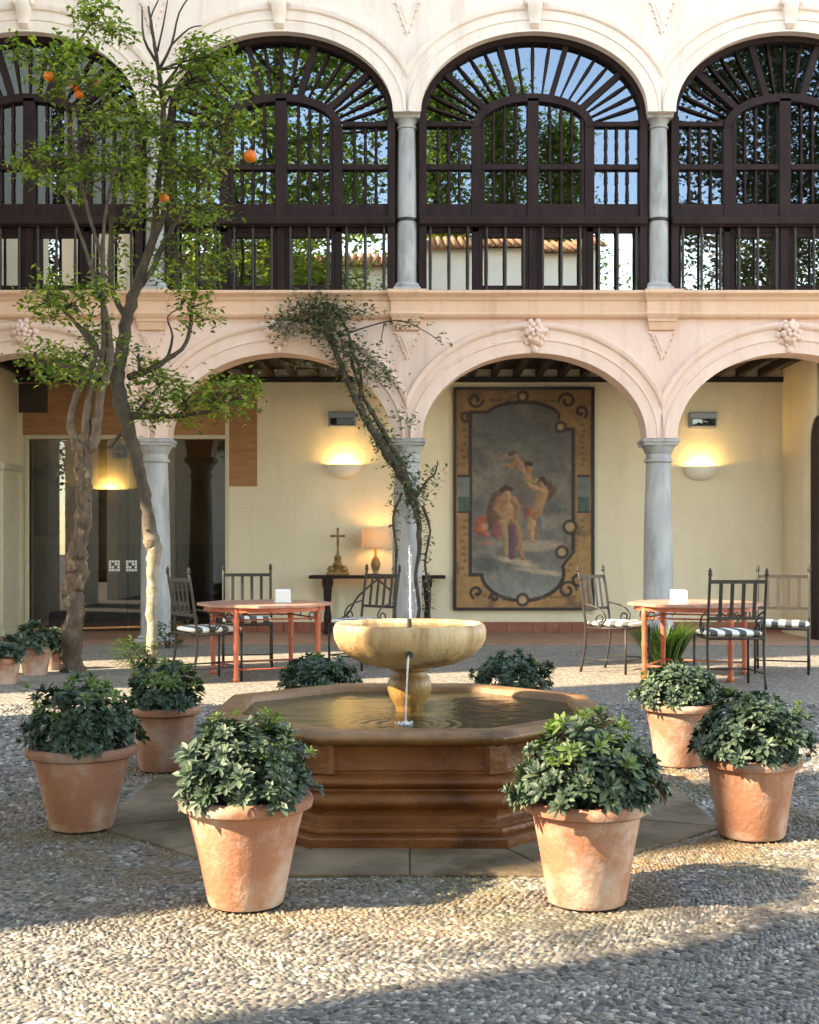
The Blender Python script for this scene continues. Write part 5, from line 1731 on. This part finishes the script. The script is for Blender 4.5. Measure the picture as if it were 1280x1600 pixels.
def build_tree(Y, base, trunk, limbs, clusters, fruits, label, seed, leafL=0.088, knobs=0, bark='bark', twigs=()):
    r_ = random.Random(seed)
    b = px(base[0], base[1], Y); b.z = 0
    t = thing('orange_tree', (b.x, b.y, 0), label, 'tree', group='orange trees in the court')
    def P(x, y, d=0.0):
        return px(x, y, Y + d)
    mb = MB()
    pts = [b - Vector((0, 0, 0.03))] + [P(q[0], q[1], q[3] if len(q) > 3 else 0) for q in trunk]
    tk = 0.74 if knobs > 12 else 0.86
    rad = [trunk[0][2] * 0.95 / FPX * Y] + [q[2] * tk / FPX * Y for q in trunk]
    PP_, RR_ = knotty(pts, rad, 5, r_, 0.16)
    mb.tube(PP_, RR_, 14)
    for i in range(knobs):
        k = r_.randrange(2, len(PP_) - 2); a = r_.uniform(0, 6.28)
        rr_ = RR_[k] * r_.uniform(.10, .36)
        mb.sphere(PP_[k] + Vector((math.cos(a), math.sin(a), 0)) * RR_[k] * .92, rr_, 8, 5, r_.uniform(.7, 1.3))
    part('trunk', mb, M[bark], t, True)
    nodes = [(p, r__) for p, r__ in list(zip(PP_, RR_))[len(PP_) // 2:]]
    for lm in limbs:
        mb = MB()
        pts = [P(q[0], q[1], q[3] if len(q) > 3 else 0) for q in lm]; rad = [q[2] * .82 / FPX * Y for q in lm]
        p_, q_ = knotty(pts, rad, 4, r_, 0.25)
        mb.tube(p_, q_, 8)
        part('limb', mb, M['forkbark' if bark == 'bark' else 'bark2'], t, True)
        nodes += list(zip(p_, q_))
    tw = MB(); lv = MB()
    for (x, y, rx, ry, n) in clusters:
        n = int(n * 1.6); rx *= 1.08; ry *= 1.12
        dd = r_.uniform(-.45, .45)
        c = P(x, y, dd)
        RX, RY = rx / FPX * Y, ry / FPX * Y
        RD = min(RX, 0.5)
        # branchlets from the nearest wood
        near = sorted(nodes, key=lambda q: (q[0] - c).length + r_.uniform(0, .15) + max(0, q[0].z - c.z) * .6)[:2]
        subs = []
        for k in range(max(4, n // 13)):
            while True:
                v = Vector((r_.uniform(-1, 1), r_.uniform(-1, 1), r_.uniform(-1, 1)))
                if v.length < 1: break
            subs.append(c + Vector((v.x * RX, v.y * RD, v.z * RY)))
        for s0 in near[:1]:
            mid = s0[0].lerp(c, .5) + Vector((r_.uniform(-.08, .08), r_.uniform(-.1, .1), r_.uniform(-.03, .12)))
            tw.tube(smoothpath([s0[0], mid, c], 4), lerp_list([min(0.022, s0[1] * .7), 0.014, 0.008], 4), 5)
            for q in subs:
                st = s0[0].lerp(c, r_.uniform(.45, 1))
                if r_.random() < .8:
                    tw.tube([st, st.lerp(q, .5) + Vector((0, 0, r_.uniform(-.03, .05))), q], [0.007, 0.005, 0.002], 4)
        for i in range(n):
            q = r_.choice(subs)
            p = q + Vector((r_.gauss(0, .075), r_.gauss(0, .075), r_.gauss(0, .055)))
            tree_leaf(lv, p, leafL * r_.uniform(.65, 1.2), r_)
    for tl_ in twigs:
        tw.tube(smoothpath([P(q[0], q[1], 0) for q in tl_], 3), lerp_list([q[2] / FPX * Y for q in tl_], 3), 5)
    part('twigs', tw, M['bark2'], t, True, stuff=True)
    part('foliage', lv, M['orangeleaf'], t, stuff=True)
    for (x, y, rr) in fruits:
        p = P(x, y, r_.uniform(-.4, -.2))
        mb = MB(); R_ = rr / FPX * Y
        mb.sphere(p, R_, 14, 9, 0.95)
        f_ = part('orange', mb, M['orange_fruit'], t, True)
        mb = MB(); mb.tube([p + Vector((0, 0, R_ * .9)), p + Vector((0.01, 0, R_ * 1.7)), p + Vector((0.03, 0.05, R_ * 2.6))], [0.006, 0.005, 0.004], 5)
        part('stalk', mb, M['bark2'], f_)
    return t

# knotty pale tree on the left: forks into several stems at head height
build_tree(13.2, (112, 1050),
    [(112, 1035, 22), (112, 990, 20), (118, 950, 19), (112, 925, 22), (122, 895, 20), (119, 868, 21), (128, 830, 17), (130, 770, 17), (130, 725, 17), (132, 695, 20)],
    [[(122, 705, 11), (112, 670, 8), (118, 625, 7), (140, 580, 6), (150, 540, 5), (120, 505, 3)],
     [(133, 700, 11), (135, 655, 8), (142, 610, 7), (160, 560, 6), (162, 480, 5), (160, 400, 4), (165, 330, 3), (180, 260, 3)],
     [(143, 705, 11), (152, 660, 9), (158, 610, 8), (172, 560, 7), (168, 500, 5), (150, 440, 4), (130, 380, 3), (100, 300, 3)],
     [(160, 560, 5), (130, 520, 4), (100, 485, 3), (75, 465, 2)],
     [(150, 590, 5), (110, 575, 4), (70, 565, 3), (40, 560, 2)],
     [(163, 420, 4), (130, 300, 3), (110, 200, 3), (100, 110, 2), (140, 40, 2)]],
    [(150, 18, 38, 26, 150), (175, 52, 35, 22, 110), (60, 85, 58, 22, 150), (25, 80, 25, 14, 40), (120, 75, 30, 22, 80), (130, 118, 55, 34, 190), (85, 130, 30, 20, 50),
     (165, 165, 50, 40, 190), (150, 225, 70, 45, 280), (85, 258, 58, 28, 190), (50, 262, 22, 14, 40), (140, 285, 55, 26, 170), (190, 285, 40, 34, 150),
     (75, 455, 36, 28, 140), (110, 475, 50, 28, 170), (145, 455, 34, 22, 80), (170, 440, 22, 20, 50), (60, 480, 24, 16, 40),
     (85, 572, 66, 20, 190), (55, 550, 30, 14, 50), (130, 560, 50, 22, 120), (160, 525, 40, 22, 90), (110, 590, 40, 12, 60)],
    [(76, 119, 8), (117, 135, 7), (124, 147, 7), (149, 131, 8)],
    'orange tree with a thick pale knotty trunk, farthest left', 41, knobs=44)
# slimmer leaning tree, pale below and dark above
build_tree(13.86, (237, 1042),
    [(238, 1025, 10), (237, 960, 10), (238, 900, 10), (241, 860, 13), (236, 842, 14), (231, 800, 10), (222, 755, 10), (210, 705, 11), (197, 660, 13), (186, 620, 14), (184, 585, 13), (190, 545, 12)],
    [[(188, 560, 12), (196, 510, 11), (208, 465, 11), (226, 410, 9), (246, 355, 8), (262, 322, 7), (272, 290, 4), (290, 250, 3)],
     [(212, 455, 8), (235, 425, 6), (258, 375, 5), (285, 330, 4), (315, 290, 3), (335, 240, 2)],
     [(240, 368, 7), (246, 300, 6), (254, 230, 5), (255, 170, 5), (248, 110, 4), (240, 60, 3), (232, 10, 2)],
     [(200, 500, 6), (175, 450, 5), (172, 380, 4), (178, 300, 4), (190, 220, 3)],
     [(200, 590, 7), (240, 575, 6), (262, 560, 5), (285, 545, 4), (296, 520, 4), (300, 490, 3)],
     [(195, 650, 8), (240, 650, 5), (285, 650, 4), (340, 640, 3)],
     [(170, 700, 4), (190, 675, 4), (205, 655, 4), (225, 630, 3), (260, 590, 3)],
     [(262, 390, 4), (290, 420, 3), (310, 440, 2)]],
    [(230, 130, 40, 30, 110), (310, 90, 34, 26, 120), (345, 85, 36, 22, 130), (375, 110, 22, 22, 70), (325, 125, 44, 24, 130), (290, 150, 30, 24, 80),
     (215, 190, 46, 34, 150), (270, 215, 50, 40, 200), (350, 190, 42, 34, 170), (335, 235, 40, 26, 120), (370, 160, 22, 20, 50), (225, 250, 55, 40, 220), (300, 270, 50, 34, 170),
     (260, 310, 50, 28, 130), (310, 325, 44, 30, 130), (330, 355, 34, 28, 90), (345, 405, 26, 26, 70), (285, 400, 44, 26, 110), (265, 425, 34, 18, 60), (325, 445, 34, 18, 50), (225, 330, 30, 24, 50),
     (300, 480, 32, 28, 130), (320, 500, 18, 16, 40),
     (215, 560, 30, 26, 80), (245, 600, 46, 36, 200), (290, 625, 44, 30, 170), (335, 620, 52, 34, 230), (375, 615, 28, 20, 90), (260, 650, 44, 18, 110), (225, 640, 30, 26, 90), (185, 380, 22, 40, 60)],
    [(391, 244, 10), (257, 310, 8)],
    'slim leaning orange tree, pale below and dark above, right of the knotty trunk', 42, bark='palebark', knobs=9,
    twigs=[[(248, 110, 3), (268, 70, 2), (280, 20, 1.5), (300, -10, 1)], [(268, 70, 2), (295, 45, 1.3), (315, 40, 1)], [(244, 95, 3), (225, 60, 2), (222, 10, 1)], [(252, 140, 3), (285, 95, 2), (300, 60, 1.2), (345, 65, 1)],
           [(246, 80, 2), (255, 40, 1.5), (262, 0, 1)], [(285, 95, 2), (310, 80, 1.2), (330, 95, 1)], [(262, 560, 3), (270, 525, 2), (262, 495, 1.2), (285, 480, 1)], [(240, 60, 2), (235, 30, 1.5), (250, -5, 1)]])

# added unseen tree left of the camera, its crown set to break up the sunlight
def dapple_tree(X, Y, h, rad, seed, label):
    r_ = random.Random(seed)
    t = thing('orange_tree', (X, Y, 0), label, 'tree', group='orange trees in the court')
    mb = MB(); P_, Q_ = knotty([(X, Y, -.02), (X + .04, Y, h * .3), (X - .03, Y + .03, h * .6), (X, Y, h)], [0.12, 0.1, 0.085, 0.06], 4, r_, .15); mb.tube(P_, Q_, 10); part('trunk', mb, M['bark'], t, True)
    lv = MB(); mb = MB()
    for k in range(26):
        v = Vector((r_.uniform(-1, 1), r_.uniform(-1, 1), r_.uniform(-.8, .9)))
        if v.length > 1: v.normalize()
        c = Vector((X, Y, h + rad * .6)) + v * rad
        mb.tube([Vector((X, Y, h * .95)), Vector((X, Y, h)).lerp(c, .5) + Vector((0, 0, .1)), c], [0.03, 0.018, 0.006], 5)
        for i in range(34): tree_leaf(lv, c + Vector((r_.gauss(0, .14), r_.gauss(0, .14), r_.gauss(0, .1))), .088 * r_.uniform(.7, 1.2), r_)
    part('limbs', mb, M['bark2'], t, True, stuff=True); part('foliage', lv, M['orangeleaf'], t, stuff=True)
dapple_tree(-4.6, 1.25, 4.2, 1.0, 91, 'unseen orange tree added left of the camera to dapple the front paving')

# ------------------------------------------------------------------ climbing vine on the middle column
rv = random.Random(5)
VY = 16.72
vine = thing('climbing_vine', (px(648, 965, VY).x, VY, 0), 'grey green vine twisting up the middle column and leaning left across the arch', 'climbing plant')
def V_(x, y, d=0): return px(x, y, VY + d)
mb = MB()
main = [(652, 1000, 4), (655, 950, 4), (650, 900, 4), (655, 850, 5), (652, 800, 7), (640, 765, 11), (622, 735, 11), (600, 700, 10), (580, 668, 9), (562, 635, 8), (545, 600, 7), (530, 565, 6), (515, 530, 5), (500, 505, 4), (485, 480, 3)]
P_, R__ = knotty([V_(q[0], q[1], -0.05 if q[1] < 760 else 0) for q in main], [q[2] * .72 / FPX * VY for q in main], 4, rv, 0.3)
P_[0].z = 0
mb.tube(P_, R__, 9)
part('stem', mb, M['bark2'], vine, True)
for br in ([(640, 790, 5), (632, 740, 5), (612, 700, 5), (588, 655, 4), (568, 620, 3), (552, 570, 3), (545, 520, 2), (520, 480, 2)],
           [(560, 640, 4), (564, 600, 3), (560, 570, 2), (545, 540, 2)],
           [(620, 1000, 2), (617, 930, 2), (620, 860, 2), (615, 810, 2), (628, 770, 2)],
           [(668, 1000, 2), (672, 930, 2), (664, 880, 2), (672, 830, 2), (660, 790, 3)],
           [(648, 780, 3), (668, 750, 2), (680, 740, 1.5), (684, 720, 1)],
           [(540, 585, 2), (500, 575, 1.5), (460, 572, 1)], [(520, 530, 2), (560, 515, 1.5), (620, 500, 1), (660, 515, .8), (690, 535, .8)], [(600, 505, 1), (596, 530, .8)],
           [(500, 505, 2), (470, 500, 2), (430, 500, 1)]):
    mb = MB()
    p_, q_ = knotty([V_(a, b, 0) for a, b, c in br], [c / FPX * VY for a, b, c in br], 3, rv, 0.4)
    mb.tube(p_, q_, 5)
    part('stem', mb, M['bark2'], vine, True)
lv = MB()
for (x, y, rx, ry, n) in [(500, 480, 45, 22, 420), (470, 500, 50, 22, 240), (540, 485, 50, 16, 200), (515, 515, 36, 24, 330), (440, 510, 25, 22, 90), (545, 545, 34, 24, 260), (580, 570, 32, 24, 300), (600, 590, 18, 16, 90), (560, 600, 24, 30, 140),
                          (575, 650, 18, 26, 160), (600, 690, 20, 24, 220), (625, 725, 22, 22, 260), (645, 765, 22, 24, 300), (650, 800, 14, 20, 120), (672, 760, 14, 34, 80), (664, 850, 8, 50, 90), (618, 840, 6, 60, 50), (668, 930, 8, 50, 70), (640, 660, 20, 14, 40), (625, 650, 16, 24, 40), (470, 570, 30, 8, 40), (640, 505, 40, 8, 40), (690, 530, 10, 10, 12), (620, 600, 16, 20, 20), (690, 740, 10, 20, 20), (615, 780, 8, 30, 30), (530, 570, 16, 20, 90)]:
    for i in range(int(n * (1.35 if y < 560 else 0.8))):
        p = V_(x + rv.gauss(0, .5) * rx, y + rv.gauss(0, .5) * ry, rv.uniform(-.2, .1))
        tree_leaf(lv, p, rv.uniform(.045, .10), rv)
part('foliage', lv, M['greyleaf'], vine, stuff=True)

# ------------------------------------------------------------------ what stands behind and beside the camera (seen in the glass)
def leaf_cloud(name, P, L, seed, mat, parent):
    g_ = np.random.default_rng(seed); n = len(P)
    a = g_.uniform(0, 2 * PI, n); e = g_.uniform(-.8, .8, n)
    d = np.stack([np.cos(a) * np.cos(e), np.sin(a) * np.cos(e), np.sin(e)], 1)
    nn = g_.normal(0, .6, (n, 3)); nn[:, 2] += 1
    s_ = np.cross(d, nn); s_ /= np.linalg.norm(s_, axis=1, keepdims=True) + 1e-9
    nn = np.cross(s_, d); L = L[:, None]; W = L * g_.uniform(.4, .6, (n, 1))
    V = np.stack([P, P + d * L * .5 + s_ * W * .5, P + d * L * .5 - nn * L * .08, P + d * L * .5 - s_ * W * .5, P + d * L - nn * L * .15], 1).reshape(-1, 3)
    T = np.array([[0, 2, 1], [0, 3, 2], [1, 2, 4], [2, 3, 4]])
    F = (T[None] + (np.arange(n) * 5)[:, None, None]).reshape(-1, 3)
    me = bpy.data.meshes.new(name)
    me.vertices.add(len(V)); me.vertices.foreach_set('co', V.astype(np.float32).ravel())
    me.loops.add(F.size); me.loops.foreach_set('vertex_index', F.astype(np.int32).ravel())
    me.polygons.add(len(F)); me.polygons.foreach_set('loop_start', np.arange(0, F.size, 3, dtype=np.int32))
    me.polygons.foreach_set('loop_total', np.full(len(F), 3, np.int32))
    me.materials.append(mat); me.update(); me.validate()
    o = link(name, me, parent); o.location = -WORLD[parent.name]; o['kind'] = 'stuff'
    return o
def big_tree(X, Y, H, crown0, rad, label, seed, n=7000, conic=True, mat='farleaf'):
    r_ = random.Random(seed)
    t = thing('tall_tree', (X, Y, 0), label, 'tree', group='tall trees behind the court')
    mb = MB(); mb.tube([(X, Y, 0), (X + .1, Y, H * .5), (X, Y, H * .95)], [0.28, 0.2, 0.04], 8); part('trunk', mb, M['bark2'], t, True)
    lv = MB()
    nb = 42
    br = []
    for i in range(nb):
        f_ = (i + .5) / nb
        z = crown0 + (H - crown0) * f_
        rr = rad * ((1 - f_) ** .6 + .08) if conic else rad * math.sqrt(max(.05, 1 - (2 * f_ - 1) ** 2))
        a = i * 2.4
        e = Vector((X + rr * math.cos(a), Y + rr * math.sin(a), z + r_.uniform(-.3, .4)))
        br.append((Vector((X, Y, z - .6)), e))
    mb = MB()
    for a_, b_ in br: mb.tube([a_, a_.lerp(b_, .5) + Vector((0, 0, .15)), b_], [0.07, 0.05, 0.02], 5)
    part('limbs', mb, M['bark2'], t, True)
    n *= 4
    g_ = np.random.default_rng(seed)
    A = np.array([tuple(q[0]) for q in br]); B_ = np.array([tuple(q[1]) for q in br])
    # leaves gather in clumps along the limbs
    nc = n // 40
    ci = g_.integers(0, len(br), nc)
    cl = A[ci] + (B_[ci] - A[ci]) * (g_.random((nc, 1)) ** .5) + g_.normal(0, .4, (nc, 3))
    P = cl[g_.integers(0, nc, n)] + g_.normal(0, .28, (n, 3))
    leaf_cloud('foliage', P, g_.uniform(.12, .27, n), seed, M[mat], t)
big_tree(-3.9, -1.2, 20, 6.2, 3.6, 'tall leafy tree behind the camera, mirrored in the second gallery window', 71, 9000, False)
big_tree(1.1, -12, 19.5, 8.0, 1.3, 'slender conifer mirrored left of centre in the third gallery window', 72, 4000)
big_tree(3.5, -12, 18.2, 7.5, 1.2, 'middle conifer mirrored behind the centre lights of the third gallery window', 76, 4000)
big_tree(5.6, -12, 17.0, 7.5, 1.2, 'short conifer mirrored right of centre in the third gallery window', 73, 4000)
big_tree(11.5, -5, 19.5, 5.0, 3.2, 'broad dark tree added to darken the rightmost gallery window', 74, 9000, False, 'darkfarleaf')  # added in place of a dark building to darken this window's reflection
big_tree(-11, -6, 17, 4.0, 3.4, 'broad dark tree mirrored in the leftmost gallery window', 75, 8000, False, 'darkfarleaf')
def tiled_house(name, ax, ay, bx_, by_, depth, eave, label, windows):
    '''box whose front runs from a to b; tiled lean roof along the front'''
    a = Vector((ax, ay, 0)); b = Vector((bx_, by_, 0)); d = (b - a).normalized(); n = Vector((-d.y, d.x, 0)); Ln = (b - a).length
    t = thing(name, (ax, ay, 0), label, 'building')
    t.rotation_euler = (0, 0, math.atan2(d.y, d.x))
    mb = MB(); mb.box(0, Ln, -depth, 0, 0, eave); lpart('wall', mb, M['white'], t)
    mb = MB()
    mb.add([(-.3, .42, eave - .04), (Ln + .3, .42, eave - .04), (Ln + .3, -depth * .5, eave + .9), (-.3, -depth * .5, eave + .9), (-.3, -depth - .4, eave), (Ln + .3, -depth - .4, eave)], [(0, 1, 2, 3), (3, 2, 5, 4)])
    ro = lpart('roof', mb, M['rooftile'], t)
    mb = MB(); x = -.25
    while x < Ln + .25:
        mb.tube([(x, .46, eave), (x, -depth * .5, eave + .95)], 0.085, 6); x += 0.24
    lpart('roof_tiles', mb, M['rooftile'], ro, True, stuff=True)
    for x in windows:
        for z in (1.0, 5.4):
            mb = MB(); mb.box(x - .55, x + .55, 0.002, 0.05, z, z + 1.9, .01); f_ = lpart('window', mb, M['wood'], t)
            mb = MB(); mb.box(x - .45, x + .45, 0.052, 0.06, z + .1, z + 1.8); lpart('pane', mb, M['pane'], f_)
tiled_house('opposite_wing', -9.5, -4.2, -0.4, -4.2, 5, 9.9, 'white walled wing with a tiled eave masked by the tall leafy tree', (1.5, 4, 6.5))
tiled_house('neighbouring_house', 0.3, -4.2, 5.7, -4.2, 5, 10.45, 'white house with tiled eave mirrored in the lower lights of the third gallery window', (1.6, 4.2))
# added unseen wall, its heights and gaps cut to shape the sun streaks
sw_ = thing('sun_screen_wall', (-7.2, 5, 0), 'unseen wall added along the left side of the court, its gaps shaping the sunlight', 'building')
def wing(y0, y1, z0, z1):  # one piece of the added sun-shaping wall
    mb = MB(); mb.box(-7.35, -7.1, y0, y1, z0, z1); part('wall', mb, M['wing'], sw_)
HT = 12.5
for (ya, yb, za, zb) in ((-3.3, 0.55, 0, 8.6), (1.80, 3.05, 0, HT), (3.05, 4.0, 0, 6.0), (4.0, 7.9, 0, HT), (9.75, 11.6, 0, 21), (11.6, 12.9, 5.4, 21), (12.9, 14.2, 0, 21), (14.2, 16.9, 0, 15)):
    wing(ya, yb, za, zb)
for (ya, yb, z) in ((-3.3, 0.55, 8.6), (1.8, 3.05, HT), (4.0, 7.9, HT), (9.75, 14.2, 21), (14.2, 16.9, 15)):
    mb = MB(); mb.box(-7.45, -7.0, ya, yb, z + .002, z + 0.15); part('coping', mb, M['rooftile'], sw_)
